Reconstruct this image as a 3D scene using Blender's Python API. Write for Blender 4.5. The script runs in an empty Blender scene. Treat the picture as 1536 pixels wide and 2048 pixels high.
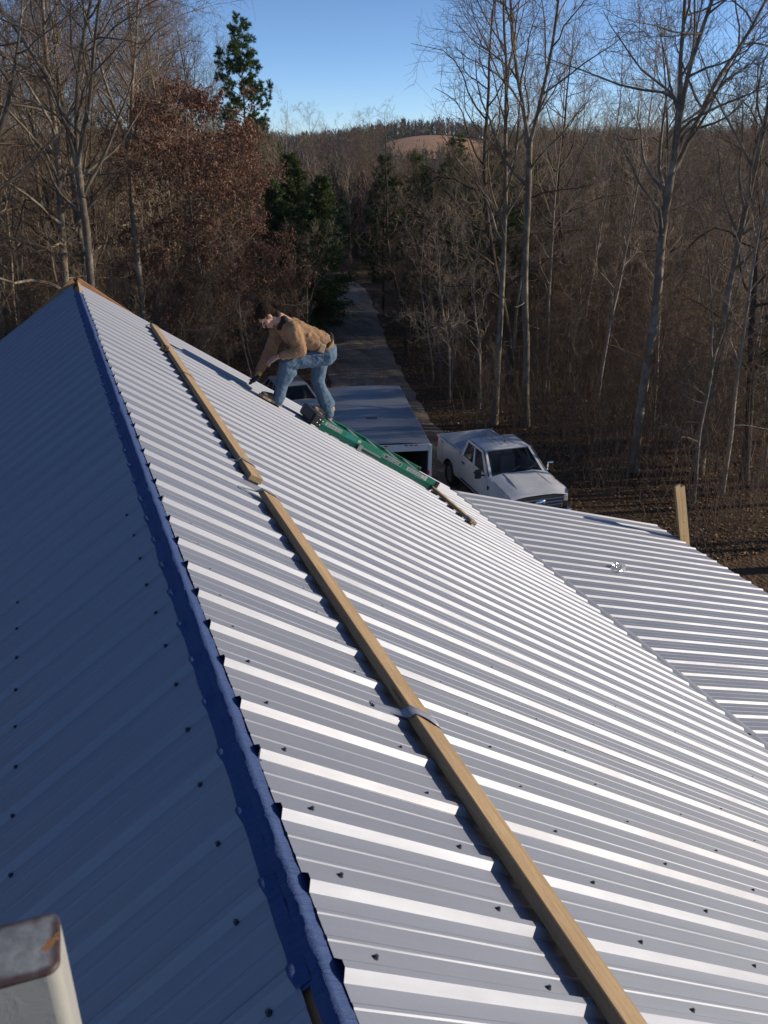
import bpy, bmesh, math, random
from mathutils import Vector, Matrix
R = math.radians
scene = bpy.context.scene
col = scene.collection

# ------------------------------------------------------------------ camera, sky, sun
Z0 = 9.2                                  # height of the ridge above the ground
cam_d = bpy.data.cameras.new('camera'); cam = bpy.data.objects.new('camera', cam_d); col.objects.link(cam)
cam.location = (-.331, -1.099, Z0 + 1.469)
cam.rotation_euler = (R(90 - 23.71), 0, R(-21.19))
cam_d.sensor_fit = 'VERTICAL'; cam_d.sensor_height = 36; cam_d.lens = 36 * 1699 / 2048
cam_d.clip_start = .05; cam_d.clip_end = 3000
cam_d.dof.use_dof = True; cam_d.dof.focus_distance = 9.0; cam_d.dof.aperture_fstop = 15
scene.camera = cam
scene.render.resolution_x, scene.render.resolution_y = 768, 1024

SUN_AZ, SUN_EL = -14.0, 17.0              # azimuth measured from +x towards +y
world = bpy.data.worlds.new('World'); scene.world = world; world.use_nodes = True
wn = world.node_tree.nodes; wl = world.node_tree.links
bg = wn['Background']; sky = wn.new('ShaderNodeTexSky'); sky.sky_type = 'NISHITA'; sky.sun_disc = False
sky.sun_elevation = R(SUN_EL); sky.sun_rotation = R(90 - SUN_AZ)
sky.altitude = 2000; sky.air_density = .6; sky.dust_density = 0; sky.ozone_density = 3.2
wl.new(sky.outputs[0], bg.inputs[0]); bg.inputs[1].default_value = .15
sd = bpy.data.lights.new('sun', 'SUN'); sun = bpy.data.objects.new('sun', sd); col.objects.link(sun)
sd.energy = 4.6; sd.angle = R(.5); sd.color = (1.0, .85, .65)
sv = Vector((math.cos(R(SUN_AZ)) * math.cos(R(SUN_EL)), math.sin(R(SUN_AZ)) * math.cos(R(SUN_EL)), math.sin(R(SUN_EL))))
sun.rotation_euler = sv.to_track_quat('Z', 'Y').to_euler()
scene.view_settings.view_transform = 'Standard'; scene.view_settings.look = 'None'
scene.view_settings.exposure = .08; scene.view_settings.gamma = 1.0
scene.cycles.max_bounces = 6; scene.cycles.transparent_max_bounces = 12

# ------------------------------------------------------------------ helpers
def tag(o, label=None, cat=None, group=None, kind=None):
    if label: o['label'] = label
    if cat: o['category'] = cat
    if group: o['group'] = group
    if kind: o['kind'] = kind
    return o

def empty(name, loc=(0, 0, 0), rz=0.0):
    o = bpy.data.objects.new(name, None); col.objects.link(o)
    o.location = loc; o.rotation_euler = (0, 0, rz); o.empty_display_size = .2
    return o

def link_mesh(name, me, m, parent=None):
    if m is not None and not me.materials: me.materials.append(m)
    o = bpy.data.objects.new(name, me); col.objects.link(o)
    if parent is not None: o.parent = parent
    return o

class MB:
    def __init__(s): s.v = []; s.f = []; s.sm = []
    def add(s, vs, fs, smooth=False):
        b = len(s.v); s.v.extend(tuple(p) for p in vs)
        for f in fs: s.f.append(tuple(b + i for i in f)); s.sm.append(smooth)
        return s
    def hexa(s, c):       # 8 corners: bottom 4 ccw, top 4 ccw
        return s.add(c, [(3, 2, 1, 0), (4, 5, 6, 7), (0, 1, 5, 4), (1, 2, 6, 5), (2, 3, 7, 6), (3, 0, 4, 7)])
    def box(s, a, b, m=None):
        x0, y0, z0 = a; x1, y1, z1 = b
        c = [Vector(p) for p in ((x0, y0, z0), (x1, y0, z0), (x1, y1, z0), (x0, y1, z0), (x0, y0, z1), (x1, y0, z1), (x1, y1, z1), (x0, y1, z1))]
        if m: c = [m @ p for p in c]
        return s.hexa(c)
    def bevel_box(s, a, b, r=.01, m=None, seg=2):
        bm = bmesh.new(); x0, y0, z0 = a; x1, y1, z1 = b
        bmesh.ops.create_cube(bm, size=1)
        for v in bm.verts:
            v.co = Vector(((x0 + x1) / 2 + v.co.x * (x1 - x0), (y0 + y1) / 2 + v.co.y * (y1 - y0), (z0 + z1) / 2 + v.co.z * (z1 - z0)))
        bmesh.ops.bevel(bm, geom=list(bm.edges), offset=r, segments=seg, profile=.5, affect='EDGES')
        bm.verts.index_update()
        s.add([(m @ v.co if m else v.co) for v in bm.verts], [[v.index for v in f.verts] for f in bm.faces])
        bm.free(); return s
    def tube(s, pts, rad, k=6, caps=True, smooth=True):
        pts = [Vector(p) for p in pts]; n = len(pts)
        if not isinstance(rad, (list, tuple)): rad = [rad] * n
        vs = []; u = None
        for i, p in enumerate(pts):
            d = (pts[min(i + 1, n - 1)] - pts[max(i - 1, 0)]).normalized()
            if u is None:
                u = d.orthogonal().normalized()
            u = (u - d * u.dot(d)).normalized(); w = d.cross(u)
            for j in range(k):
                a = 2 * math.pi * j / k
                vs.append(p + (u * math.cos(a) + w * math.sin(a)) * rad[i])
        fs = [(i * k + j, i * k + (j + 1) % k, (i + 1) * k + (j + 1) % k, (i + 1) * k + j) for i in range(n - 1) for j in range(k)]
        if caps: fs += [tuple(reversed(range(k))), tuple(range((n - 1) * k, n * k))]
        return s.add(vs, fs, smooth)
    def lathe(s, prof, k=20, m=None, smooth=True):     # profile of (r, h) about local z
        vs = []; 
        for r, h in prof:
            for j in range(k):
                a = 2 * math.pi * j / k; p = Vector((r * math.cos(a), r * math.sin(a), h)); vs.append(m @ p if m else p)
        fs = [(i * k + j, i * k + (j + 1) % k, (i + 1) * k + (j + 1) % k, (i + 1) * k + j) for i in range(len(prof) - 1) for j in range(k)]
        return s.add(vs, fs, smooth)
    def ball(s, c, r, m=None, nu=10, nv=7):
        if not isinstance(r, (tuple, list)): r = (r, r, r)
        c = Vector(c); vs = []
        for i in range(nv + 1):
            t = math.pi * i / nv
            for j in range(nu):
                a = 2 * math.pi * j / nu
                p = Vector((r[0] * math.sin(t) * math.cos(a), r[1] * math.sin(t) * math.sin(a), r[2] * math.cos(t)))
                vs.append(c + (m @ p if m else p))
        fs = [(i * nu + j, (i + 1) * nu + j, (i + 1) * nu + (j + 1) % nu, i * nu + (j + 1) % nu) for i in range(nv) for j in range(nu)]
        return s.add(vs, fs, True)
    def capsule(s, p, q, r1, r2, k=10):
        p = Vector(p); q = Vector(q); d = (q - p).normalized()
        pts = []; rs = []
        for a in (-85, -55, -25, 0): pts.append(p + d * r1 * math.sin(R(a))); rs.append(r1 * math.cos(R(a)))
        for a in (0, 25, 55, 85): pts.append(q + d * r2 * math.sin(R(a))); rs.append(r2 * math.cos(R(a)))
        return s.tube(pts, rs, k)
    def mesh(s, name):
        me = bpy.data.meshes.new(name); me.from_pydata(s.v, [], s.f)
        if any(s.sm): me.polygons.foreach_set('use_smooth', s.sm)
        me.update(); return me
    def build(s, name, m, parent=None): return link_mesh(name, s.mesh(name), m, parent)

# ------------------------------------------------------------------ materials
class NT:
    def __init__(s, name):
        s.m = bpy.data.materials.new(name); s.m.use_nodes = True
        s.n = s.m.node_tree.nodes; s.l = s.m.node_tree.links; s.b = s.n['Principled BSDF']
    def node(s, t, **kw):
        n = s.n.new(t)
        for k, v in kw.items(): setattr(n, k, v)
        return n
    def val(s, inp, v):
        if hasattr(v, 'links') or isinstance(v, bpy.types.NodeSocket): s.l.new(v, inp)
        else: inp.default_value = v
    def coord(s, kind='Object', scale=(1, 1, 1)):
        t = s.node('ShaderNodeTexCoord'); mp = s.node('ShaderNodeMapping'); mp.inputs['Scale'].default_value = scale
        s.l.new(t.outputs[kind], mp.inputs[0]); return mp.outputs[0]
    def noise(s, vec, scale, detail=4, rough=.55, dist=0.0):
        n = s.node('ShaderNodeTexNoise'); s.l.new(vec, n.inputs['Vector']); n.inputs['Scale'].default_value = scale
        n.inputs['Detail'].default_value = detail; n.inputs['Roughness'].default_value = rough; n.inputs['Distortion'].default_value = dist
        return n.outputs['Fac']
    def ramp(s, fac, stops):
        r = s.node('ShaderNodeValToRGB'); s.l.new(fac, r.inputs[0]); e = r.color_ramp.elements
        while len(e) < len(stops): e.new(.5)
        for i, (p, c) in enumerate(stops):
            e[i].position = p; e[i].color = (c, c, c, 1) if not hasattr(c, '__len__') else (*c, 1)
        return r.outputs[0]
    def mix(s, fac, a, b, bt='MIX'):
        n = s.node('ShaderNodeMix', data_type='RGBA', blend_type=bt)
        s.val(n.inputs[0], fac); 
        for i, v in ((6, a), (7, b)):
            if isinstance(v, bpy.types.NodeSocket): s.l.new(v, n.inputs[i])
            else: n.inputs[i].default_value = (*v, 1)
        return n.outputs[2]
    def math(s, op, a, b=0.0):
        n = s.node('ShaderNodeMath', operation=op); s.val(n.inputs[0], a); s.val(n.inputs[1], b); return n.outputs[0]
    def bump(s, h, strength=.3, dist=.01, prev=None):
        b = s.node('ShaderNodeBump'); b.inputs['Strength'].default_value = strength; b.inputs['Distance'].default_value = dist
        s.l.new(h, b.inputs['Height'])
        if prev is not None: s.l.new(prev, b.inputs['Normal'])
        return b.outputs[0]
    def done(s, color=None, rough=None, metal=None, normal=None, **kw):
        b = s.b
        if color is not None:
            if isinstance(color, bpy.types.NodeSocket): s.l.new(color, b.inputs['Base Color'])
            else: b.inputs['Base Color'].default_value = (*color, 1)
        if rough is not None: s.val(b.inputs['Roughness'], rough)
        if metal is not None: s.val(b.inputs['Metallic'], metal)
        if normal is not None: s.l.new(normal, b.inputs['Normal'])
        for k, v in kw.items(): s.val(b.inputs[k.replace('_', ' ')], v)
        return s.m

def simple(name, c, rough=.5, metal=0.0, var=.12, scale=30.0, bump=0.0, bscale=None, **kw):
    t = NT(name); v = t.coord(); n = t.noise(v, scale, 4)
    cc = t.mix(n, tuple(x * (1 - var) for x in c), tuple(min(1, x * (1 + var)) for x in c))
    nm = t.bump(t.noise(v, bscale or scale * 3, 4), bump, .01) if bump else None
    return t.done(cc, rough, metal, nm, **kw)

M = {}
def make_galv():
    t = NT('galvalume'); v = t.coord('Object')
    info = t.node('ShaderNodeObjectInfo')
    sp = t.node('ShaderNodeTexVoronoi'); t.l.new(v, sp.inputs['Vector']); sp.inputs['Scale'].default_value = 260
    streak = t.noise(t.coord('Object', (.6, 14, 6)), 2.2, 4, .6)
    smudge = t.noise(v, 1.7, 5, .6)
    c = t.mix(t.math('MULTIPLY', sp.outputs['Color'], .5), (.312, .338, .402), (.352, .376, .436))
    c = t.mix(t.ramp(streak, [(.35, 0.0), (.75, .55)]), c, (.285, .305, .35))
    c = t.mix(t.math('MULTIPLY', info.outputs['Random'], .35), c, (.37, .385, .415))
    r = t.math('ADD', t.math('MULTIPLY', smudge, .20), t.math('ADD', t.math('MULTIPLY', streak, .06), .485))
    wave = t.noise(t.coord('Object', (.8, 5, 5)), 1.3, 2, .5)
    fine = t.noise(v, 420, 2, .5)
    nm = t.bump(wave, .06, .004); nm = t.bump(fine, .10, .0012, nm)
    return t.done(c, r, .66, nm)
M['galv'] = make_galv()

def make_under():
    t = NT('blue_underlayment'); v = t.coord()
    n = t.noise(v, 9, 5, .6); w = t.noise(t.coord('Object', (2.0, 12, 2.0)), 6, 5, .65, .8); f = t.noise(v, 160, 3)
    c = t.mix(n, (.036, .070, .18), (.060, .105, .26))
    nm = t.bump(w, .8, .010); nm = t.bump(f, .5, .002, nm)
    return t.done(c, .68, 0, nm, Specular_IOR_Level=.3)
M['under'] = make_under()

def make_wood(name, a, b, sc=(1, 12, 12), knots=True, axis_scale=3.0):
    t = NT(name); v = t.coord('Object', sc)
    g = t.noise(v, axis_scale, 6, .65, .8); f = t.noise(t.coord('Object', tuple(x * 4 for x in sc)), axis_scale * 4, 3)
    c = t.mix(t.ramp(g, [(.3, 0.0), (.7, 1.0)]), tuple(x * .82 for x in a), tuple(min(1, x * 1.08) for x in b)); c = t.mix(t.ramp(f, [(.45, 0.0), (.75, .55)]), c, tuple(x * .6 for x in a))
    if knots:
        k = t.node('ShaderNodeTexVoronoi'); t.l.new(t.coord('Object', (2.2 * sc[0] / min(sc), 2.2 * sc[1] / min(sc) * .5, 2.2 * sc[2] / min(sc) * .5)), k.inputs['Vector']); k.inputs['Scale'].default_value = 1.4
        c = t.mix(t.ramp(k.outputs['Distance'], [(.07, 1.0), (.13, 0.0)]), c, tuple(x * .45 for x in a))
    nm = t.bump(g, .25, .004)
    return t.done(c, .75, 0, nm)
M['lumber'] = make_wood('lumber', (.35, .235, .125), (.45, .32, .18), (12, 1, 12))
M['lumber_z'] = make_wood('lumber_upright', (.44, .30, .15), (.55, .40, .21), (12, 12, 1))
M['ply'] = make_wood('plywood', (.40, .19, .08), (.50, .26, .11), (3, 1, 3), False)
M['siding'] = simple('siding_paint', (.55, .53, .48), .6, 0, .08, 6)
M['rubber_strap'] = simple('grey_plastic_strap', (.30, .33, .40), .35, 0, .15, 40)
M['black'] = simple('black_plastic', (.02, .02, .022), .45, 0, .2, 30)
M['yellow'] = simple('yellow_plastic', (.65, .36, .03), .4)
M['steel'] = simple('steel', (.35, .35, .36), .35, .9)
M['screw'] = simple('screw_steel', (.10, .10, .11), .4, .8)
M['gasket'] = simple('rubber_washer', (.03, .03, .035), .6)

# ------------------------------------------------------------------ ground, drive, hills
rng = random.Random(7)
from mathutils import noise as mnoise
def path_x(y):      # centre line of the drive
    P = [(8, 6.5), (16, 9.0), (22, 10.0), (29, 11.6), (36, 13.3), (43, 15.1), (52, 17.9), (62, 20.8), (75, 22.5), (95, 22.0)]
    if y <= P[0][0]: return P[0][1]
    for (a, xa), (b, xb) in zip(P, P[1:]):
        if y <= b:
            t = (y - a) / (b - a); return xa + (xb - xa) * t
    return P[-1][1]
def terrain(x, y):
    d = math.hypot(x, y)
    z = .12 * mnoise.noise(Vector((x * .07, y * .07, .3)))
    # the woods fall away to a valley, then hills
    t = max(0, min(1, (d - 75) / 110)); t = t * t * (3 - 2 * t)
    z -= 7.0 * t
    az = math.degrees(math.atan2(x, y))
    hgt = 12 + 9.0 * math.exp(-((az - 23.5) / 5.0) ** 2) + 1.5 * math.exp(-((az - 40) / 5) ** 2)
    t = max(0, min(1, (d - 210) / 330)); t = t * t * (3 - 2 * t)
    z += hgt * t
    z += (.5 + 3 * t) * mnoise.noise(Vector((x * .008, y * .008, 5.1))) * max(0, min(1, (d - 60) / 60))
    if y > 8 and d < 90:         # slight bank along the drive
        e = abs(x - path_x(y)); z -= .10 * max(0, 1 - e / 2.6)
    return z
def axis(lo, hi, fine_lo, fine_hi, fs, growth=1.14):
    a = []; p = fine_lo
    while p < fine_hi: a.append(p); p += fs
    s = fs
    while p < hi: a.append(p); s *= growth; p += s
    a.append(hi); p = fine_lo; s = fs; b = []
    while True:
        s *= growth; p -= s
        if p < lo: break
        b.append(p)
    b.append(lo); return list(reversed(b)) + a
def sheet(name, xs, ys, zf, m, parent=None):
    vs = [(x, y, zf(x, y)) for y in ys for x in xs]; n = len(xs)
    fs = [(j * n + i, j * n + i + 1, (j + 1) * n + i + 1, (j + 1) * n + i) for j in range(len(ys) - 1) for i in range(n - 1)]
    mb = MB(); mb.add(vs, fs, True); return mb.build(name, m, parent)

def make_litter():
    t = NT('leaf_litter_ground'); v = t.coord('Object')
    big = t.noise(v, .16, 5, .6); mid = t.noise(v, 2.2, 6, .7); vo = t.node('ShaderNodeTexVoronoi')
    t.l.new(v, vo.inputs['Vector']); vo.inputs['Scale'].default_value = 9
    c = t.ramp(mid, [(.3, (.034, .021, .013)), (.5, (.075, .046, .027)), (.68, (.125, .078, .046))])
    c = t.mix(t.math('MULTIPLY', vo.outputs['Color'], .6), c, (.17, .105, .06))
    c = t.mix(t.ramp(big, [(.42, 0.0), (.65, .6)]), c, (.06, .045, .028))
    nm = t.bump(mid, .8, .08); nm = t.bump(vo.outputs['Distance'], .7, .05, nm)
    return t.done(c, .9, 0, nm, Specular_IOR_Level=.15)
M['litter'] = make_litter()
gx = axis(-900, 1100, -30, 60, 1.6); gy = axis(-300, 1400, -12, 90, 1.6)
ground = sheet('ground', gx, gy, terrain, M['litter']); tag(ground, kind='structure')

def make_gravel():
    t = NT('gravel'); v = t.coord('Object')
    a = t.noise(v, 14, 6, .75); b = t.noise(t.coord('Object', (1, .12, 1)), 1.3, 4, .6); vo = t.node('ShaderNodeTexVoronoi')
    t.l.new(v, vo.inputs['Vector']); vo.inputs['Scale'].default_value = 30
    c = t.ramp(a, [(.3, (.15, .128, .10)), (.55, (.36, .31, .25)), (.75, (.58, .52, .43))])
    c = t.mix(t.ramp(b, [(.42, 0.0), (.66, .75)]), c, (.16, .105, .062))
    nm = t.bump(vo.outputs['Distance'], .8, .03); nm = t.bump(a, .5, .03, nm)
    return t.done(c, .9, 0, nm, Specular_IOR_Level=.2)
M['gravel'] = make_gravel()
mb = MB(); ys = [8 + i * .8 for i in range(74)]; nx = 9; vs = []
for y in ys:
    w = 1.9 + max(0, 30 - y) * .11 + .25 * mnoise.noise(Vector((y * .5, 0, 2)))
    sh = max(0, 30 - y) * .02
    for i in range(nx):
        u = -1 + 2 * i / (nx - 1)
        x = path_x(y) + sh + u * w + (.22 * mnoise.noise(Vector((y * .9, u * 3, 7))) if abs(u) > .9 else 0)
        crown = .05 * math.exp(-(u / .25) ** 2) - .035 * math.exp(-((abs(u) - .5) / .2) ** 2)
        vs.append((x, y, terrain(x, y) + (.075 + crown if abs(u) < .95 else .012)))
mb.add(vs, [(j * nx + i, j * nx + i + 1, (j + 1) * nx + i + 1, (j + 1) * nx + i) for j in range(len(ys) - 1) for i in range(nx - 1)], True)
drive = mb.build('gravel_driveway', M['gravel']); tag(drive, kind='structure')

def in_drive(x, y, m=0.0):
    if y < 6 or y > 80: return False
    return abs(x - path_x(y)) < 1.9 + max(0, 30 - y) * .11 + m

# cleared fields on the far hills
def field(name, az0, az1, d0, d1, label):
    vs = []; n, k = 26, 12
    for j in range(k + 1):
        for i in range(n + 1):
            u, w = i / n, j / k
            d = d0 + (d1 - d0) * (w * (.72 + .28 * math.sin(math.pi * min(1, max(0, u)))) + .30 * mnoise.noise(Vector((u * 2.5, 3.1, d0 * .01)))); az = R(az0 + (az1 - az0) * (u + .1 * mnoise.noise(Vector((w * 3, 9.7, d0)))))
            x, y = d * math.sin(az), d * math.cos(az); vs.append((x, y, terrain(x, y) + .5))
    mb = MB(); mb.add(vs, [(j * (n + 1) + i, j * (n + 1) + i + 1, (j + 1) * (n + 1) + i + 1, (j + 1) * (n + 1) + i) for j in range(k) for i in range(n)], True)
    tag(mb.build(name, M['field']), kind='structure')
M['field'] = simple('dry_grass', (.37, .205, .10), .9, 0, .35, .06)
FIELDS = [(21.4, 29.0, 365, 500), (30, 35, 235, 310)]
for a0, a1, d0, d1 in FIELDS: field('hillside_field', a0, a1, d0, d1, None)

# ------------------------------------------------------------------ the house and its metal roof
SL = R(33.85); CS, SS = math.cos(SL), math.sin(SL)
A2 = R(17.3); C2, S2 = math.cos(A2), math.sin(A2)
PITCH = .2286; XA, ZA = -.033, Z0 + .022
S_END = 5.46; X2, ZL = 5.44 * CS, Z0 - 5.44 * SS - .05
YF = 39 * PITCH
def RS(s, y, h=0): return Vector((s * CS + h * SS, y, Z0 - s * SS + h * CS))
def LSF(s, y, h=0): return Vector((XA - s * CS - h * SS, y, ZA - s * SS + h * CS))
def LOW(d, y, h=0): return Vector((X2 + d * C2 + h * S2, y, ZL - d * S2 + h * C2))
house = empty('house', (0, 4, 0))
tag(house, 'house with bare silver ribbed metal roof, blue shaded left slope and low porch roof', 'house')
def hchild(o):
    o.parent = house; o.matrix_parent_inverse = Matrix.Translation((0, -4, 0)); return o

def panel_mesh(name, length, nribs=4, seed=0):
    r = random.Random(seed)
    prof = []
    for i in range(nribs + 1):
        b = i * PITCH
        prof += [(b - .0295, 0), (b - .009, .0175), (b + .009, .0175), (b + .0295, 0)]
        if i < nribs:
            for q in (PITCH / 3 + .003, 2 * PITCH / 3 - .003):
                prof += [(b + q - .0085, 0), (b + q - .004, .0017), (b + q + .004, .0017), (b + q + .0085, 0)]
    W = nribs * PITCH
    stations = [0, .12, .4] + [length * k / 7 for k in range(1, 7)] + [length - .1, length]
    stations = sorted(set(round(s, 4) for s in stations))
    vs = []
    for k, s in enumerate(stations):
        ph = r.uniform(0, 6)
        for y, z in prof:
            lift = .0022 * (1 - max(0, min(1, y / W)))
            w = .0005 * math.sin(y * 9 + ph) * (1 if z == 0 else .3) if 0 < k < len(stations) - 1 else 0
            vs.append((s, y, z + lift + w))
    n = len(prof)
    fs = [(k * n + i, (k + 1) * n + i, (k + 1) * n + i + 1, k * n + i + 1) for k in range(len(stations) - 1) for i in range(n - 1)]
    mb = MB(); mb.add(vs, fs); return mb.mesh(name)
pr = random.Random(3)
pm = [panel_mesh('roof_panel', S_END, 4, s) for s in range(3)]
for k in range(12):
    o = link_mesh('roof_panel', pm[k % 3], M['galv'])
    j = pr.uniform(-.006, .008)
    o.location = RS(j, YF - 4 * PITCH * (k + 1), 0); o.rotation_euler = (0, SL, pr.uniform(-.0006, .0006)); hchild(o)
for k in range(12):
    o = link_mesh('roof_panel', pm[(k + 1) % 3], M['galv'])
    o.location = LSF(.050 + pr.uniform(-.008, .008), YF + .12 * PITCH - 4 * PITCH * k, 0); o.rotation_euler = (0, SL, math.pi + pr.uniform(-.0006, .0006)); hchild(o)
pl = [panel_mesh('porch_panel', 3.93, 4, s + 9) for s in range(3)]
for k in range(12):
    o = link_mesh('porch_roof_panel', pl[k % 3], M['galv'])
    o.location = LOW(.02 + pr.uniform(-.02, .02), YF + .03 - 4 * PITCH * (k + 1), 0); o.rotation_euler = (0, A2, pr.uniform(-.001, .001)); hchild(o)
# transition flashing in lengths
mbs = None
for k in range(5):
    ya, yb = YF + .02 - k * 2.9, YF + .05 - (k + 1) * 2.9
    vs = []; ny_ = 40; r = random.Random(k)
    for j in range(ny_ + 1):
        y = ya + (yb - ya) * j / ny_
        dent = .012 * max(0, mnoise.noise(Vector((y * 1.7, 1.3, 0)))) 
        for d, h in ((-.30, .050), (-.10, .030), (.02, .024), (.10, .0235), (.155 + .006 * mnoise.noise(Vector((y * 3, 0, 4))), .0225 + dent), (.157, .016)):
            vs.append(LOW(d, y, h + .0012 * (k % 2) + (.004 * mnoise.noise(Vector((y * 4, d * 9, 2))) if d > 0 else 0)))
    mb = MB(); mb.add(vs, [(j * 6 + i, (j + 1) * 6 + i, (j + 1) * 6 + i + 1, j * 6 + i + 1) for j in range(ny_) for i in range(5)], True)
    hchild(mb.build('transition_flashing', M['galv']))
# decking, underlayment, ridge wood
mb = MB(); 
for f, s1, sgn in ((RS, 5.35, 1), (LSF, 5.35, 1)):
    s0 = -.035 if f is RS else .003
    y0, y1 = -2.0, YF + .005
    c = [f(s0, y0, -.030), f(s1, y0, -.030), f(s1, y1, -.030), f(s0, y1, -.030), f(s0, y0, -.012), f(s1, y0, -.012), f(s1, y1, -.012), f(s0, y1, -.012)]
    mb.hexa(c)
hchild(mb.build('roof_decking', M['ply']))
mb = MB()
c = [LOW(-.2, -2, -.03), LOW(3.8, -2, -.03), LOW(3.8, YF, -.03), LOW(-.2, YF, -.03), LOW(-.2, -2, -.012), LOW(3.8, -2, -.012), LOW(3.8, YF, -.012), LOW(-.2, YF, -.012)]
mb.hexa(c); hchild(mb.build('porch_decking', M['ply']))
# underlayment folded over the ridge, torn at the near end
prof = [(RS, .25, -.008), (RS, .06, -.004), (RS, 0.0, -.002), (RS, -.022, -.001), (None, 0, .001), (LSF, .018, .001), (LSF, .034, .0005), (LSF, .055, -.001), (LSF, .10, -.006), (LSF, .25, -.008)]
ys = []; y = -2.0
while y < 8.42: ys.append(y); y += .028
n = len(prof); vs = []
for y in ys:
    for i, (f, s, h) in enumerate(prof):
        w = mnoise.noise(Vector((y * 14, i * .9, 1.5))) * .0030 + mnoise.noise(Vector((y * 3.1, i * .35, 8))) * .0012 + mnoise.noise(Vector((y * 45, i * 2.3, 3))) * .0018 + .003 * math.sin(y * 75 + i * .6) * max(0, mnoise.noise(Vector((y * 2.2, 4, 4))))
        if i in (0, 9): w = 0
        if f is None: p = Vector((XA, y, ZA + h + w))
        else: p = f(s, y, h + w * (1 if 2 <= i <= 7 else .4))
        vs.append(p)
fs = []
for j in range(len(ys) - 1):
    yc = ys[j]
    for i in range(n - 1):
        if -.30 < yc < .005 and i in (5, 6, 7) and (6.6 - i) * .09 < -yc + .02: continue
        fs.append((j * n + i, j * n + i + 1, (j + 1) * n + i + 1, (j + 1) * n + i))
mb = MB(); mb.add(vs, fs, True); hchild(mb.build('underlayment', M['under']))
# its loose edge lapped over the upper ends of the left-hand sheets
vs = []; fs = []; k = 0; y = -1.9
def rib_h(q):
    d = abs(((q + PITCH / 2) % PITCH) - PITCH / 2)
    return .0175 * max(0, min(1, (.0295 - d) / .0205))
while y < 8.42:
    hh = rib_h(y - YF - .12 * PITCH) + .0042; e = .006 * mnoise.noise(Vector((y * 9, 2, 2))); w = .0016 * mnoise.noise(Vector((y * 40, 1, 7)))
    vs += [LSF(.060 + e, y, hh), LSF(.054 + e * .5, y, hh + .0012 + w), LSF(.046, y, hh * .55 + .002 + w), LSF(.036, y, hh * .15 + .002), LSF(.026, y, .0015)]
    if k and not -.30 < y < .0: fs += [((k - 1) * 5 + i, (k - 1) * 5 + i + 1, k * 5 + i + 1, k * 5 + i) for i in range(4)]
    k += 1; y += .0085
mb = MB(); mb.add(vs, fs, True); hchild(mb.build('underlayment_edge', M['under']))
mb = MB(); mb.box((XA - .02, -2, ZA - .3), (XA + .02, YF, ZA - .024)); hchild(mb.build('ridge_beam', M['lumber']))
# exposed wood at the far peak
for f, nm_ in ((RS, 1), (LSF, -1)):
    mb = MB(); s0 = -.045 if f is RS else .0
    mb.hexa([f(s0, YF + .035, -.12), f(.62, YF + .035, -.12), f(.62, YF + .075, -.12), f(s0, YF + .075, -.12),
             f(s0, YF + .035, .070), f(.62, YF + .035, .014), f(.62, YF + .075, .014), f(s0, YF + .075, .070)])
    hchild(mb.build('rake_board', M['ply']))
mb = MB(); mb.hexa([RS(-.03, 8.40, -.01), RS(.0, 8.40, -.01), RS(.0, YF + .034, -.01), RS(-.03, YF + .034, -.01), RS(-.04, 8.40, .012), RS(-.004, 8.42, .008), RS(-.004, YF + .034, .026), RS(-.04, YF + .034, .03)])
hchild(mb.build('ridge_blocking', M['lumber']))
# fascia and walls
mb = MB(); mb.box((X2 + 3.72 * C2, -2, ZL - 3.75 * S2 - .17), (X2 + 3.72 * C2 + .035, YF, ZL - 3.75 * S2 + .0)); hchild(mb.build('fascia_board', M['lumber']))
mb = MB(); mb.hexa([RS(.62, YF + .012, -.16), RS(5.40, YF + .012, -.16), RS(5.40, YF + .04, -.16), RS(.62, YF + .04, -.16), RS(.62, YF + .012, -.013), RS(5.40, YF + .012, -.013), RS(5.40, YF + .04, -.013), RS(.62, YF + .04, -.013)]); hchild(mb.build('rake_board', M['lumber']))
mb = MB(); mb.hexa([LOW(.1, YF + .012, -.16), LOW(3.75, YF + .012, -.16), LOW(3.75, YF + .04, -.16), LOW(.1, YF + .04, -.16), LOW(.1, YF + .012, -.005), LOW(3.75, YF + .012, -.005), LOW(3.75, YF + .04, -.005), LOW(.1, YF + .04, -.005)]); hchild(mb.build('rake_board', M['lumber']))
mb = MB(); ez = Z0 - 4.15 * math.tan(SL) - .05
for y0, y1 in ((-.9, -.8), (8.5, 8.6)):
    v = [(-4.2, y0, 0), (4.15, y0, 0), (4.15, y0, ez), (XA, y0, ZA - .06), (-4.2, y0, ez)]
    mb.add([(a, b, c) for a, b, c in v] + [(a, y1, c) for a, b, c in v], [(0, 1, 2, 3, 4), (9, 8, 7, 6, 5)] + [(i, (i + 5), (i + 1) % 5 + 5, (i + 1) % 5) for i in range(5)])
mb.box((-4.2, -.8, 0), (-4.1, 8.5, ez)); mb.box((4.05, -.8, 0), (4.15, 8.5, ez))
hchild(mb.build('wall', M['siding']))
for y in (-.5, 2.5, 5.5, 8.3):
    mb = MB(); mb.box((7.75, y - .07, 0), (7.89, y + .07, ZL - 3.45 * S2 - .07)); hchild(mb.build('porch_post', M['lumber_z']))
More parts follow.
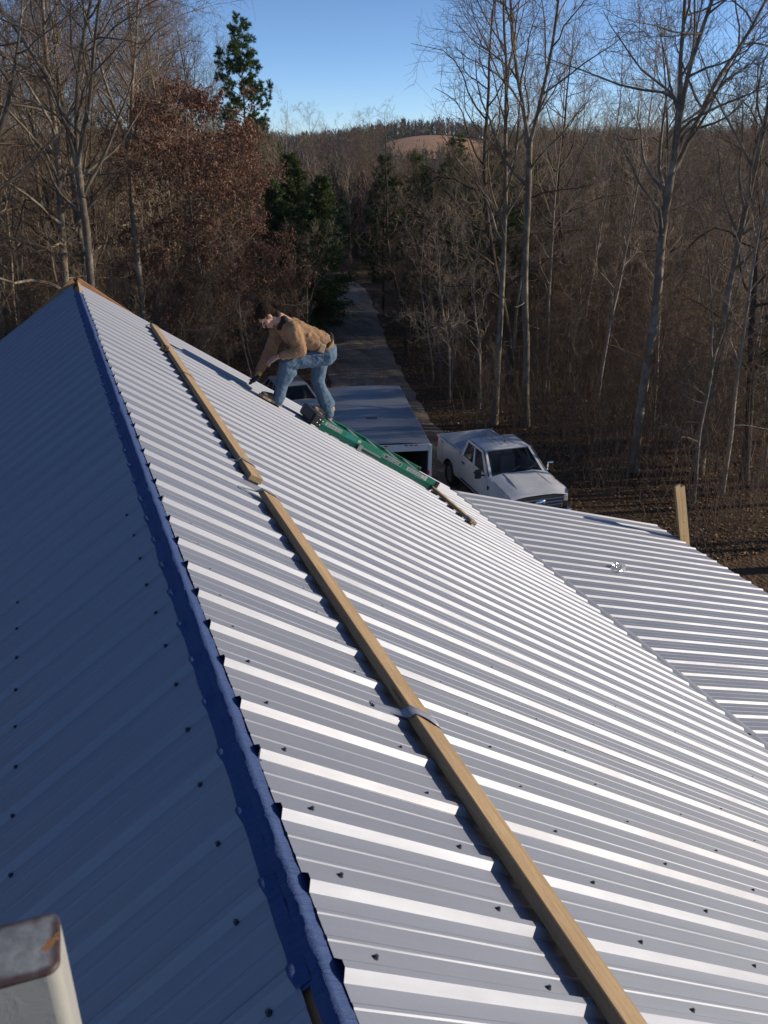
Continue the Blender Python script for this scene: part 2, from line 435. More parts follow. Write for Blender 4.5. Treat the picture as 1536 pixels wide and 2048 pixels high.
# screws with washers
mb = MB(); mg = MB()
def screw(f, s, y, ax):
    p = f(s, y, .0005); up = (f(s, y, 1) - f(s, y, 0)).normalized(); m = Matrix.Translation(p) @ up.to_track_quat('Z', 'Y').to_matrix().to_4x4()
    mg.lathe([(.0075, 0), (.0075, .0022), (.004, .003)], 8, m, False)
    mb.lathe([(.0068, .0028), (.0066, .0034), (.0046, .0036), (.0044, .0085), (.0001, .0085)], 6, m, False)
sr = random.Random(5)
for n_ in range(-8, 39):
    y = n_ * PITCH + .045
    for s in (.11, .625, 1.195, 1.8, 2.4, 3.0, 3.6, 4.2, 4.8, 5.36):
        screw(RS, s + sr.uniform(-.008, .008), y + sr.uniform(-.006, .006), 0)
    for s in (.135, .75, 1.35) if y < 2.6 else ():
        screw(LSF, s + sr.uniform(-.008, .008), y - .05 + sr.uniform(-.006, .006), 0)
    for d in (.25, 1.1, 2.2, 3.2, 3.85):
        screw(LOW, d + sr.uniform(-.01, .01), y + sr.uniform(-.006, .006), 0)
o = hchild(mb.build('roof_screws', M['screw'])); o['kind'] = 'stuff'
o = hchild(mg.build('screw_washers', M['gasket'])); o['kind'] = 'stuff'

# ------------------------------------------------------------------ things lying on the roof
def plank(name, s0, s1, y0, y1, h0, h1, label, cat='board', skew=0.0):
    t = empty(name, RS((s0 + s1) / 2, (y0 + y1) / 2, h0)); t.rotation_euler = (0, SL, skew)
    tag(t, label, cat)
    L = (y1 - y0) / 2; W = (s1 - s0) / 2
    mb = MB(); mb.bevel_box((-W, -L, 0), (W, L, h1 - h0), .003, None, 1); mb.build('plank', M['lumber'], t)
    return t
def strap(t, y, w, h, half, m, name='strap', tilt=.0, tail=.10, seed=1):
    """a plastic band that crosses the plank with its upslope tail lying on the metal"""
    r = random.Random(seed); mb = MB()
    prof = [(-half - tail, -.016), (-half - tail * .6, -.004), (-half - .022, .010), (-half - .012, h * .55), (-half - .004, h + .002), (-half * .5, h + .006), (0, h + .007), (half * .6, h + .005), (half + .003, h + .001), (half + .008, h * .4), (half + .03, -.017)]
    vs = []
    for i, (x, z) in enumerate(prof):
        yy = y + tilt * (x + half); ww = w * (1 + .12 * math.sin(i * 1.7 + seed))
        vs += [(x, yy - ww, z), (x, yy + ww, z + .001), (x, yy + ww, z + .0025), (x, yy - ww, z + .0015)]
    fs = []
    for i in range(len(prof) - 1):
        b = i * 4
        for j in range(4): fs.append((b + j, b + (j + 1) % 4, b + 4 + (j + 1) % 4, b + 4 + j))
    mb.add(vs, fs, True); return mb.build(name, m, t)
HB = .0215
b2 = plank('toe_board', .738, .829, -.95, 3.37, HB, HB + .038, 'near long wooden toe board lying along the silver roof, running out of the bottom edge')
b1 = plank('toe_board', .748, .838, 3.62, 8.50, HB, HB + .038, 'far long wooden toe board on the silver roof, ending near the far gable', skew=-.004)
b3 = plank('toe_board', 4.385, 4.475, 6.55, 7.86, HB, HB + .038, 'short dark-sided wooden board on the roof under the foot of the green ladder')
strap(b2, 1.14 - 1.21, .024, .038, .045, M['rubber_strap'], tilt=-.45, tail=.12, seed=2)
strap(b2, 3.335 - 1.21, .013, .038, .045, M['rubber_strap'], tilt=-.35, tail=.12, seed=3)
strap(b1, 3.90 - 6.06, .015, .038, .045, M['rubber_strap'], tilt=-.35, tail=.09, seed=4)
strap(b1, 6.2 - 6.06, .006, .038, .045, M['black'], tilt=-.5, tail=.02, seed=5)
strap(b1, 8.46 - 6.06, .014, .038, .045, M['rubber_strap'], tilt=-.2, tail=.05, seed=6)
strap(b3, 6.64 - 7.205, .02, .038, .045, M['rubber_strap'], tilt=-.2, tail=.05, seed=7)
# tape measure beside the far board
t = empty('tape_measure', RS(.715, 7.12, .021)); t.rotation_euler = (0, SL, .3); tag(t, 'small yellow and black tape measure lying against the far toe board', 'tape measure')
mb = MB(); mb.bevel_box((-.026, -.04, 0), (.026, .04, .066), .014, None, 3); mb.build('case', M['black'], t)
mb = MB(); mb.bevel_box((-.029, -.03, .012), (.029, -.008, .05), .006); mb.bevel_box((-.029, .006, .02), (.029, .028, .060), .006); mb.build('side_sticker', M['yellow'], t)
mb = MB(); mb.box((.024, .02, .004), (.05, .036, .006)); mb.build('tape_hook', M['steel'], t)
# crumpled clear plastic on the porch roof
tp = NT('clear_plastic'); tp.n.remove(tp.b)
tr = tp.node('ShaderNodeBsdfTransparent'); gl = tp.node('ShaderNodeBsdfGlossy'); gl.inputs['Roughness'].default_value = .18; df = tp.node('ShaderNodeBsdfTranslucent'); df.inputs[0].default_value = (.8, .82, .85, 1)
m1 = tp.node('ShaderNodeMixShader'); m2 = tp.node('ShaderNodeMixShader'); m1.inputs[0].default_value = .5; m2.inputs[0].default_value = .5
tp.l.new(gl.outputs[0], m1.inputs[1]); tp.l.new(df.outputs[0], m1.inputs[2]); tp.l.new(tr.outputs[0], m2.inputs[1]); tp.l.new(m1.outputs[0], m2.inputs[2]); tp.l.new(m2.outputs[0], tp.n['Material Output'].inputs[0])
M['film'] = tp.m
mb = MB(); r = random.Random(11); vs = []; n = 15
for j in range(n):
    for i in range(n):
        u, v = i / (n - 1) - .5, j / (n - 1) - .5
        e = max(0, 1 - 3.2 * (u * u + v * v))
        vs.append((u * .34 + r.uniform(-.02, .02), v * .20 + r.uniform(-.015, .015), .004 + e * r.uniform(.0, .10)))
mb.add(vs, [(j * n + i, j * n + i + 1, (j + 1) * n + i + 1, (j + 1) * n + i) for j in range(n - 1) for i in range(n - 1)])
o = mb.build('plastic_wrap', M['film']); o.location = LOW((5.86 - X2) / C2, 6.70, .006); o.rotation_euler = (0, A2, .5)
tag(o, 'crumpled clear plastic wrapper lying on the lower porch roof', 'plastic')
# pair of upright boards at the porch eave
t = empty('upright_post', (8.44, 8.42, 4.72)); t.rotation_euler = (R(-2), R(-15), R(8))
tag(t, 'pale wooden post of two upright boards standing at the far porch eave', 'post')
mb = MB(); mb.bevel_box((-.10, -.05, 0), (.0, -.010, 1.23), .002, None, 1); mb.build('plank', M['lumber_z'], t)
mb = MB(); mb.bevel_box((.002, -.045, .03), (.092, .03, 1.16), .002, None, 1); mb.build('plank', M['lumber_z'], t)
mb = MB()
for z in (.22, .30, .55, .95): mb.lathe([(.006, 0), (.006, .003), (.0001, .004)], 6, Matrix.Translation((-.02 + .02 * (z > .4), -.0505, z)) @ Matrix.Rotation(R(90), 4, 'X'))
mb.build('nails', M['screw'], t)['kind'] = 'stuff'
# painted steel post close to the camera
def make_rust():
    t = NT('peeling_white_paint'); v = t.coord(); g = t.node('ShaderNodeNewGeometry')
    n = t.noise(v, 38, 6, .65, .6); n2 = t.noise(v, 90, 4)
    paint = t.mix(t.noise(v, 14, 4), (.27, .27, .245), (.36, .36, .335))
    sep = t.node('ShaderNodeSeparateXYZ'); t.l.new(v, sep.inputs[0])
    ax = t.math('ABSOLUTE', sep.outputs[0]); ay = t.math('ABSOLUTE', sep.outputs[1])
    ex = t.math('SUBTRACT', ax, .0455); ey = t.math('SUBTRACT', ay, .0255)
    edge = t.math('MAXIMUM', ex, ey)                                  # 0 at the outer edge
    top = t.math('GREATER_THAN', sep.outputs[2], -.004)
    rim = t.math('MULTIPLY', t.ramp(t.math('ADD', edge, t.math('MULTIPLY', n, .012)), [(.002, 0.0), (.0045, 1.0)]), top)
    chips = t.ramp(n, [(.63, 0.0), (.66, 1.0)])
    c = t.mix(chips, paint, (.23, .17, .11))
    cap = t.mix(t.ramp(n2, [(.3, 0.0), (.7, 1.0)]), (.13, .145, .16), (.25, .265, .28))
    capf = t.math('GREATER_THAN', sep.outputs[2], -.0012)
    c = t.mix(capf, c, cap); c = t.mix(rim, c, (.05, .022, .02))
    c = t.mix(t.math('MULTIPLY', t.ramp(n, [(.615, 0.0), (.64, 1.0)]), top), c, (.24, .12, .045))
    return t.done(c, .55, 0, t.bump(n, .5, .002))
M['rust'] = make_rust()
mb = MB(); bm = bmesh.new(); bmesh.ops.create_cube(bm, size=1)
for v in bm.verts: v.co = Vector((v.co.x * .094, v.co.y * .053, (v.co.z - .5) * 1.25))
bmesh.ops.bevel(bm, geom=[e for e in bm.edges if abs(e.verts[0].co.z - e.verts[1].co.z) > .5], offset=.0095, segments=5, profile=.5, affect='EDGES')
bmesh.ops.bevel(bm, geom=[e for e in bm.edges if e.verts[0].co.z > -.01 and e.verts[1].co.z > -.01], offset=.0018, segments=2, profile=.5, affect='EDGES')
me = bpy.data.meshes.new('steel_post'); bm.to_mesh(me); bm.free()
me.polygons.foreach_set('use_smooth', [p.area < .02 for p in me.polygons]); o = link_mesh('steel_post', me, M['rust']); o.location = (-.4385, -.600, Z0 + .936); o.rotation_euler = (0, 0, R(-2))
tag(o, 'white painted steel post with rusty flat top in the near left corner', 'post')

# ------------------------------------------------------------------ text as mesh
def text_mesh(txt, size, m, parent, name, mat4, shear=0.0, depth=.0008, space=1.0):
    cu = bpy.data.curves.new(name, 'FONT'); cu.body = txt; cu.size = size; cu.extrude = depth; cu.align_x = 'CENTER'; cu.align_y = 'CENTER'; cu.shear = shear; cu.space_character = space; cu.resolution_u = 3
    o = bpy.data.objects.new(name + '_tmp', cu); col.objects.link(o)
    bpy.context.view_layer.update()
    me = bpy.data.meshes.new_from_object(o.evaluated_get(bpy.context.evaluated_depsgraph_get())); bpy.data.objects.remove(o); me.name = name
    me.transform(mat4); me.materials.clear(); return link_mesh(name, me, m, parent)
def frame(o, x, y):           # matrix with given origin, x axis and y axis
    x = Vector(x).normalized(); z = x.cross(Vector(y)).normalized(); y = z.cross(x); m = Matrix.Identity(4)
    for i in range(3): m[i][0] = x[i]; m[i][1] = y[i]; m[i][2] = z[i]; m[i][3] = o[i]
    return m

# ------------------------------------------------------------------ green folding stepladder
M['fibre'] = simple('green_fibreglass', (.018, .235, .125), .42, 0, .18, 12)
M['alu'] = simple('aluminium', (.50, .51, .52), .38, .8, .1, 40)
M['sticker'] = simple('pale_sticker', (.55, .56, .54), .5, 0, .12, 120)
M['ink'] = simple('sticker_ink', (.07, .07, .07), .5)
M['teal'] = simple('teal_sticker', (.03, .28, .26), .35, 0, .4, 40)
M['white_ink'] = simple('white_ink', (.8, .8, .8), .5)
lad = empty('stepladder', RS(2.60, 7.78, .022)); lad.rotation_euler = (0, SL, 0)
tag(lad, 'green fibreglass stepladder folded flat on the roof under the worker, black top cap upslope', 'ladder')
LL = 1.77                         # local x runs down the slope, y along the ridge, z off the roof
for sgn in (-1, 1):
    def yl(x, w0, w1): return sgn * (w0 + (w1 - w0) * x / LL)
    # front rail (upper) : channel
    for nm_, z0, z1, x0, x1, w0, w1, fl in (('front_rail', .058, .128, .05, LL, .185, .275, .028), ('rear_rail', .000, .052, .07, LL - .05, .172, .250, .022)):
        mb = MB(); t_ = .004
        for a, b, c_, d_ in ((0, t_, z0, z1), (-fl, 0, z0, z0 + t_), (-fl, 0, z1 - t_, z1)):
            cs = []
            for z in (c_, d_):
                for x, off in ((x0, a), (x1, a), (x1, b), (x0, b)): cs.append((x, yl(x, w0, w1) + sgn * off, z))
            mb.hexa(cs)
        mb.build(nm_, M['fibre'], lad)
    mb = MB(); x = LL; y = yl(LL, .185, .275); mb.bevel_box((LL - .035, min(y, y + sgn * .008) - .004, .052), (LL + .012, max(y, y + sgn * .008) + .004, .132), .004); mb.build('foot', M['black'], lad)
    mb = MB(); x = LL - .05; y = yl(x, .172, .25); mb.bevel_box((x - .02, y - .008, -.002), (x + .02, y + .008, .055), .004); mb.build('foot', M['black'], lad)
for i in range(5):
    x = .31 + i * .295; w = .18 + (.27 - .18) * x / LL
    mb = MB(); mb.bevel_box((x - .04, -w, .095), (x + .04, w, .118), .004); mb.build('step', M['alu'], lad)
    x += .05; w = .170 + (.248 - .170) * x / LL
    mb = MB(); mb.tube([(x, -w, .026), (x, w, .026)], .011, 6); mb.build('rear_brace', M['alu'], lad)
mb = MB(); mb.bevel_box((-.030, -.225, .012), (.09, .225, .145), .012, None, 2); mb.bevel_box((-.045, -.20, .03), (-.025, .20, .130), .008); mb.build('top_cap', M['black'], lad)
mb = MB()
for x, z in ((.03, .055), (.07, .045), (.05, .10), (.085, .095)): mb.lathe([(.009, 0), (.008, .004), (.0001, .005)], 8, Matrix.Translation((x, -.225, z)) @ Matrix.Rotation(R(90), 4, 'X'))
mb.build('rivets', M['alu'], lad)['kind'] = 'stuff'
for x, ya in ((.63, -1), (.63, 1)):
    mb = MB(); w = .185 + .09 * .66 / LL
    mb.bevel_box((x - .02, ya * (w + .022) - .010, -.004), (x + .035, ya * (w + .022) + .010, .072), .003)
    mb.box((x + .03, ya * (w + .018) - .002, .045), (x + .30, ya * (w + .030) + .003, .062)); mb.box((x + .03, ya * (w + .01) - .002, -.002), (x + .24, ya * (w + .022) + .003, .012))
    mb.build('spreader_bracket', M['steel'], lad)
def rail_pt(x, z, out=.0012):     # a point on the outer face of the near front rail
    return Vector((x, -(.185 + .09 * x / LL) - .004 - out, z))
def patch(name, x0, x1, z0, z1, m, out=.0012):
    mb = MB(); a = [rail_pt(x0, z0, out), rail_pt(x1, z0, out), rail_pt(x1, z1, out), rail_pt(x0, z1, out)]; b = [p + Vector((0, .001, 0)) for p in a]
    mb.hexa(a + b); return mb.build(name, m, lad)
s1 = patch('warning_sticker', .14, .36, .072, .114, M['sticker'])
s2 = patch('warning_sticker', 1.30, 1.56, .072, .114, M['sticker'])
for st, xa in ((s1, .14), (s2, 1.30)):
    mb = MB()
    for i in range(5):
        for j in range(3):
            a = xa + .015 + i * .042; z = .079 + j * .011; mb.hexa([rail_pt(a, z, .0016), rail_pt(a + .034, z, .0016), rail_pt(a + .034, z + .005, .0016), rail_pt(a, z + .005, .0016)] + [rail_pt(a + q, z + w, .0011) for q, w in ((0, 0), (.034, 0), (.034, .005), (0, .005))])
    mb.build('printed_lines', M['ink'], st)['kind'] = 'stuff'
patch('teal_sticker', .42, .56, .070, .116, M['teal'])
patch('white_sticker', .585, .625, .080, .112, M['sticker'])
patch('white_sticker', 1.565, 1.60, .066, .124, M['sticker'])
xd = (rail_pt(1.3, .1) - rail_pt(.9, .1))
def oval(name, w, h, m, out, par):
    mb = MB(); vs = []; c = 1.08
    for k in range(24):
        a = 2 * math.pi * k / 24; ca = math.cos(a); x = (w - h) * (1 if ca > 1e-6 else -1 if ca < -1e-6 else 0) + h * ca; vs.append(rail_pt(c + x, .093 + h * math.sin(a), out))
    mb.add(vs, [tuple(range(24))]); return mb.build(name, m, par)
lg = oval('brand_badge', .140, .0235, M['white_ink'], .0012, lad); oval('badge_panel', .136, .0195, M['ink'], .0017, lg)
text_mesh('LOUISVILLE', .034, M['white_ink'], lg, 'badge_letters', frame(rail_pt(1.095, .093, .0021), xd, (0, 0, 1)), .15, .0002)
mb = MB(); mb.add([rail_pt(.957 + a, .093 + b, .0021) for a, b in ((0, .013), (.016, 0), (0, -.013), (.006, 0))], [(0, 3, 1), (3, 2, 1)]); mb.build('badge_mark', M['white_ink'], lg)

# ------------------------------------------------------------------ vehicles
def paint(name, c, rough=.28):
    t = NT(name); v = t.coord(); n = t.noise(v, 1.6, 5, .6); d = t.noise(v, 9, 4)
    cc = t.mix(t.ramp(n, [(.45, 0.0), (.85, .30)]), c, (.40, .37, .33)); 
    return t.done(cc, t.math('ADD', t.math('MULTIPLY', d, .2), rough - .08), 0, None, Coat_Weight=.5, Coat_Roughness=.12)
M['white_paint'] = paint('white_truck_paint', (.66, .67, .69)); M['silver_paint'] = paint('silver_car_paint', (.20, .23, .27))
M['tyre'] = simple('tyre_rubber', (.022, .021, .02), .8, 0, .3, 20, .4); M['rim'] = simple('wheel_alloy', (.42, .42, .43), .32, .85)
M['chrome'] = simple('chrome', (.62, .63, .65), .12, 1.0, .04)
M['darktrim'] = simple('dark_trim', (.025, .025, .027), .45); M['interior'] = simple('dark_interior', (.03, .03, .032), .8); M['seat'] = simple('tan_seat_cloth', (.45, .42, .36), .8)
M['redlamp'] = simple('red_lamp', (.42, .02, .02), .2); M['lamp'] = simple('clear_lamp', (.55, .56, .58), .12, .3); M['redprint'] = simple('red_print', (.45, .03, .03), .5)
def glass_mat(name, tint):
    g = NT(name); g.n.remove(g.b); a = g.node('ShaderNodeBsdfTransparent'); a.inputs[0].default_value = (*tint, 1); b = g.node('ShaderNodeBsdfGlossy'); b.inputs['Roughness'].default_value = .03
    lw = g.node('ShaderNodeLayerWeight'); lw.inputs[0].default_value = .5
    f = g.math('ADD', g.math('MULTIPLY', g.math('POWER', lw.outputs['Facing'], 3.0), .5), .035); mx = g.node('ShaderNodeMixShader'); g.l.new(f, mx.inputs[0]); g.l.new(a.outputs[0], mx.inputs[1]); g.l.new(b.outputs[0], mx.inputs[2]); g.l.new(mx.outputs[0], g.n['Material Output'].inputs[0]); return g.m
M['glass'] = glass_mat('windshield_glass', (.66, .70, .71)); M['tint'] = glass_mat('tinted_glass', (.12, .13, .14))

def bil(c, u, v):        # corners: (u0v0, u1v0, u1v1, u0v1)
    a, b, d, e = [Vector(p) for p in c]; return a.lerp(b, u).lerp(e.lerp(d, u), v)
def framed(c, us, vs, holes, body, thick):
    """add a bilinear panel with rectangular holes to the mesh builder, return hole quads"""
    n = ((Vector(c[1]) - Vector(c[0])).cross(Vector(c[3]) - Vector(c[0]))).normalized() * thick; out = []
    for i in range(len(us) - 1):
        for j in range(len(vs) - 1):
            q = [bil(c, us[i], vs[j]), bil(c, us[i + 1], vs[j]), bil(c, us[i + 1], vs[j + 1]), bil(c, us[i], vs[j + 1])]
            if (i, j) in holes: out.append([p - n * .4 for p in q])
            else: body.hexa([p - n for p in q] + q)
    return out
def wheel(parent, x, y, r, w, side, hub=8):
    wh = empty('wheel', (x, y, r)); wh.parent = parent; m = Matrix.Rotation(R(-90) * side, 4, 'X')
    mb = MB(); mb.lathe([(r * .62, -w / 2), (r * .9, -w / 2), (r * .98, -w * .4), (r, -w * .25), (r, w * .25), (r * .98, w * .4), (r * .9, w / 2), (r * .64, w / 2), (r * .60, w * .35)], 28, m)
    for k in range(28):
        a = 2 * math.pi * k / 28; mm = m @ Matrix.Rotation(a, 4, 'Z') @ Matrix.Translation((r - .004, 0, (.25 if k % 2 else -.25) * w)); mb.box((-.004, -.018, -w * .18), (.012, .018, w * .18), mm)
    mb.build('tyre', M['tyre'], wh)
    mb = MB(); mb.lathe([(r * .64, w * .42), (r * .58, w * .40), (r * .52, w * .2), (r * .3, w * .22), (r * .2, w * .34), (.0001, w * .36)], 24, m)
    for k in range(hub):
        mm = m @ Matrix.Rotation(2 * math.pi * k / hub, 4, 'Z'); mb.box((r * .18, -.022, w * .22), (r * .56, .022, w * .36), mm)
    mb.build('rim', M['rim'], wh)
    return wh
def arch(x, axles, r, base):
    z = base
    for ax in axles:
        d = abs(x - ax)
        if d < r: z = max(z, .40 + math.sqrt(max(0, r * r - d * d)))
    return z
def body_side(mb, xs, axles, ar, base, top, half, side, rows=7):
    vs = []
    for x in xs:
        zb = arch(x, axles, ar, base); zt = top(x)
        for j in range(rows):
            z = zb + (zt - zb) * j / (rows - 1); vs.append((x, side * half(x, z), z))
    n = len(xs)
    f = [(i * rows + j, (i + 1) * rows + j, (i + 1) * rows + j + 1, i * rows + j + 1) for i in range(n - 1) for j in range(rows - 1)]
    mb.add(vs, f if side < 0 else [tuple(reversed(q)) for q in f], False)
    return vs

def pickup():
    t = empty('pickup_truck', (12.14, 20.98, terrain(12.3, 21) + .02), R(-93.5)); tag(t, 'white crew-cab pickup truck parked beyond the porch roof, nose toward the house', 'pickup truck')
    AX = (1.95, -1.80); HB_ = .985
    def half(x, z):
        h = HB_ - .035 * ((z - .95) / .5) ** 2
        for ax in AX: h += .035 * math.exp(-((abs(x - ax) - .48) / .12) ** 2) * (1 if .5 < z < 1.1 else .4)
        if x > 2.35: h -= .16 * ((x - 2.35) / .6) ** 2
        return h
    def top(x):
        if x < -.86: return 1.45
        if x < 1.25: return 1.40
        return 1.40 - .09 * ((x - 1.25) / 1.5) ** 1.5
    body = MB(); xs = [-2.95, -2.7, -2.5, -2.36] + [-2.36 + .07 * k for k in range(1, 17)] + [-1.1, -.88, -.84, -.4, .2, .8, 1.2, 1.38] + [1.38 + .07 * k for k in range(1, 17)] + [2.54, 2.64, 2.72]
    xs = sorted(set(round(x, 3) for x in xs))
    for s in (-1, 1): body_side(body, xs, AX, .53, .55, top, half, s)
    # hood
    n = 9; vs = []; hx = [1.25, 1.5, 1.9, 2.3, 2.5, 2.66, 2.74]
    for x in hx:
        for i in range(n):
            u = -1 + 2 * i / (n - 1); y = u * half(x, 1.3) * .995
            z = top(x) + .085 * (1 - u * u) ** .7 + .03 * (math.exp(-((abs(u) - .55) / .13) ** 2)) * (1 if x < 2.7 else .3) - (0 if x < 2.55 else (x - 2.55) * .45)
            vs.append((x, y, z))
    body.add(vs, [(i * n + j, (i + 1) * n + j, (i + 1) * n + j + 1, i * n + j + 1) for i in range(len(hx) - 1) for j in range(n - 1)], True)
    # cab frame
    zr, zb = 1.96, 1.385; ty = .765; by = .945
    gl = []
    for s in (-1, 1):
        c = [(1.26, s * by, zb), (-.86, s * by, zb + .02), (-.70, s * ty, zr), (.44, s * ty, zr)]
        if s > 0: c = [c[1], c[0], c[3], c[2]]
        us = [0, .11, .49, .545, .92, 1] if s < 0 else [0, .08, .455, .51, .89, 1]
        gl += [(q, 'side_window') for q in framed(c, us, [0, .05, .87, 1], {(1, 1), (3, 1)}, body, .04)]
    ws = framed([(1.29, by - .02, zb), (1.29, -by + .02, zb), (.45, -ty + .02, zr + .02), (.45, ty - .02, zr + .02)], [0, .045, .955, 1], [0, .03, .95, 1], {(1, 1)}, body, -.03); gl += [(q, 'windshield') for q in ws]
    rw = framed([(-.87, -by + .02, zb), (-.87, by - .02, zb), (-.67, ty - .02, zr), (-.67, -ty + .02, zr)], [0, .1, .9, 1], [0, .12, .85, 1], {(1, 1)}, body, .03); gl += [(q, 'rear_window') for q in rw]
    rx = [-.72, -.66, -.4, 0, .3, .46, .52]; vs = []; n = 11
    for x in rx:
        for i in range(n):
            u = -1 + 2 * i / (n - 1); e = min(1, (x + .74) / .2, (.56 - x) / .2)
            vs.append((x, u * (ty + .015), zr + .075 * (1 - abs(u) ** 3) * max(.25, e) + .002))
    body.add(vs, [(i * n + j, (i + 1) * n + j, (i + 1) * n + j + 1, i * n + j + 1) for i in range(len(rx) - 1) for j in range(n - 1)], True)
    # cowl, bed walls, tailgate, floor
    body.box((-.93, -.93, .60), (-.87, .93, 1.40)); body.box((-2.95, -.97, .62), (-2.89, .97, 1.44)); body.box((-2.9, -.90, .86), (-.93, .90, .90))
    for s in (-1, 1):
        body.box((-2.89, s * .97 - .05, 1.405), (-.93, s * .97 + .004, 1.452)); body.box((-2.89, s * .86 - .02, .86), (-.93, s * .86 + .02, 1.42))
    body.box((1.14, -.92, 1.345), (1.28, .92, 1.392))
    body.build('body', M['white_paint'], t)
    for q, nm_ in gl:
        g = MB(); g.add(q, [(0, 1, 2, 3)]); g.build(nm_, M['glass' if nm_ == 'windshield' else 'tint'], t)
    # trim
    mb = MB()
    for y in (-.48, -.30, -.10, .10, .30, .48): mb.box((-.55, y - .006, zr + .0745 - abs(y) ** 3 * .2), (.33, y + .006, zr + .0785 - abs(y) ** 3 * .2))  # dark strips stand in for the shade inside the roof grooves
    mb.build('roof_groove_shade', M['darktrim'], t)['kind'] = 'stuff'
    for s in (-1, 1):
        mb = MB(); mb.tube([(-.68, s * (ty + .016), zr + .01), (.45, s * (ty + .016), zr + .012), (1.24, s * (by + .006), zb + .02)], .013, 4); mb.build('drip_rail', M['darktrim'], t)
    for s in (-1, 1):
        for x in (-.80, .16, 1.16):
            mb = MB(); mb.hexa([(x - .006, s * (half(x, .6) + .001) - .004, .6), (x + .006, s * (half(x, .6) + .001) - .004, .6), (x + .006, s * (half(x, .6) + .001) + .004, .6), (x - .006, s * (half(x, .6) + .001) + .004, .6)] + [(x + d, s * (half(x, 1.38) + .001) + e, 1.385) for d, e in ((-.006, -.004), (.006, -.004), (.006, .004), (-.006, .004))]); mb.build('door_gap', M['darktrim'], t)
        for x in (-.62, .34):
            mb = MB(); mb.bevel_box((x - .10, s * .985 - .02, 1.19), (x + .10, s * .985 + .022, 1.24), .01); mb.build('door_handle', M['darktrim'], t)
        mr = empty('mirror', (1.02, s * 1.0, 1.42)); mr.parent = t
        mb = MB(); mb.tube([(0, -s * .08, -.02), (.02, s * .12, .0)], .022, 6); mb.build('mirror_arm', M['darktrim'], mr)
        mb = MB(); mb.bevel_box((-.04, s * .20 - .10, -.10), (.05, s * .20 + .10, .19), .035, None, 3); mb.build('mirror_shell', M['chrome' if s > 0 else 'darktrim'], mr)
        mb = MB(); mb.bevel_box((2.45, s * .86 - .10, 1.02), (2.745, s * .86 + .045, 1.22), .03); mb.build('headlight', M['lamp'], t)
        mb = MB(); mb.bevel_box((-2.965, s * .93 - .06, 1.0), (-2.88, s * .93 + .055, 1.36), .015); mb.build('tail_light', M['redlamp'], t)
        wheel(t, AX[0], s * .84, .415, .28, s); wheel(t, AX[1], s * .84, .415, .28, s)
        sb = MB(); sb.box((-.8, s * .93 - .03, .42), (1.25, s * .93 + .03, .52)); sb.build('running_board', M['darktrim'], t)
        mb = MB(); mb.bevel_box((1.24, s * .988 - .006, 1.02), (1.40, s * .988 + .01, 1.16), .008); mb.build('fender_vent', M['darktrim'], t)
    m = frame((-2.52, -half(-2.5, 1.3) - .004, 1.31), (1, 0, 0), (0, 0, 1)); text_mesh('FX4', .17, M['redprint'], t, 'side_decal', m, .2, .001)
    for s in (-1, 1):
        mb = MB(); mb.tube([(1.32, s * .50, 1.492), (1.9, s * .53, 1.468), (2.5, s * .58, 1.402)], .007, 4); mb.build('hood_crease_shade', M['darktrim'], t)  # dark line painted for the shadow along each hood ridge
        mb = MB(); mb.tube([(1.30, s * .925, 1.405), (2.0, s * .945, 1.382), (2.66, s * .93, 1.318)], .006, 4); mb.build('hood_gap', M['darktrim'], t)
        mb = MB(); mb.bevel_box((-.80, s * .972 - .008, .60), (1.16, s * .972 + .014, .66), .006); mb.build('rocker_trim', M['darktrim'], t)
    gr = MB(); gr.bevel_box((2.66, -.72, .86), (2.77, .72, 1.27), .02); g = gr.build('grille', M['darktrim'], t)
    for z in (.97, 1.07, 1.17):
        mb = MB(); mb.bevel_box((2.75, -.70, z - .022), (2.795, .70, z + .022), .01); mb.build('grille_bar', M['chrome'], g)
    mb = MB(); mb.lathe([(.0001, .03), (.10, .02), (.11, 0)], 20, Matrix.Translation((2.785, 0, 1.08)) @ Matrix.Rotation(R(90), 4, 'Y') @ Matrix.Scale(1.5, 4, (0, 1, 0))); mb.build('badge', M['chrome'], g)
    mb = MB(); mb.bevel_box((2.66, -.99, .55), (2.90, .99, .84), .04, None, 3); mb.build('front_bumper', M['chrome'], t)
    mb = MB(); mb.bevel_box((-3.1, -.95, .58), (-2.9, .95, .76), .03, None, 2); mb.build('rear_bumper', M['chrome'], t)
    mb = MB(); mb.box((-.86, -.9, .55), (1.2, .9, .70)); mb.box((.80, -.88, .7), (1.18, .88, 1.34)); mb.box((-2.85, -.8, .40), (2.8, .8, .56)); mb.build('dark_underbody', M['interior'], t)
    for x, y in ((.10, -.40), (.10, .40)):
        st = MB(); mm = Matrix.Translation((x, y, .72)); st.bevel_box((-.25, -.26, 0), (.26, .26, .20), .06, mm, 3); st.bevel_box((-.38, -.26, .12), (-.20, .26, .80), .07, mm @ Matrix.Rotation(R(-12), 4, 'Y'), 3); st.bevel_box((-.36, -.13, .82), (-.26, .13, 1.0), .04, mm @ Matrix.Rotation(R(-12), 4, 'Y'), 2); st.build('seat', M['seat'], t)
    mb = MB(); mb.bevel_box((-.72, -.7, .72), (-.52, .7, 1.5), .07, None, 2); mb.build('rear_seat', M['seat'], t)
    mb = MB(); c = Vector((.62, .40, 1.22)); pts = [c + Matrix.Rotation(R(-25), 3, 'Y') @ Vector((0, math.cos(a) * .19, math.sin(a) * .19)) for a in [k * math.pi / 8 for k in range(17)]]; mb.tube(pts, .016, 6, False); mb.build('steering_wheel', M['darktrim'], t)
    mb = MB(); mb.bevel_box((-1.35, -.80, .9), (-.96, .80, 1.34), .02); mb.build('bed_toolbox', M['alu'], t)
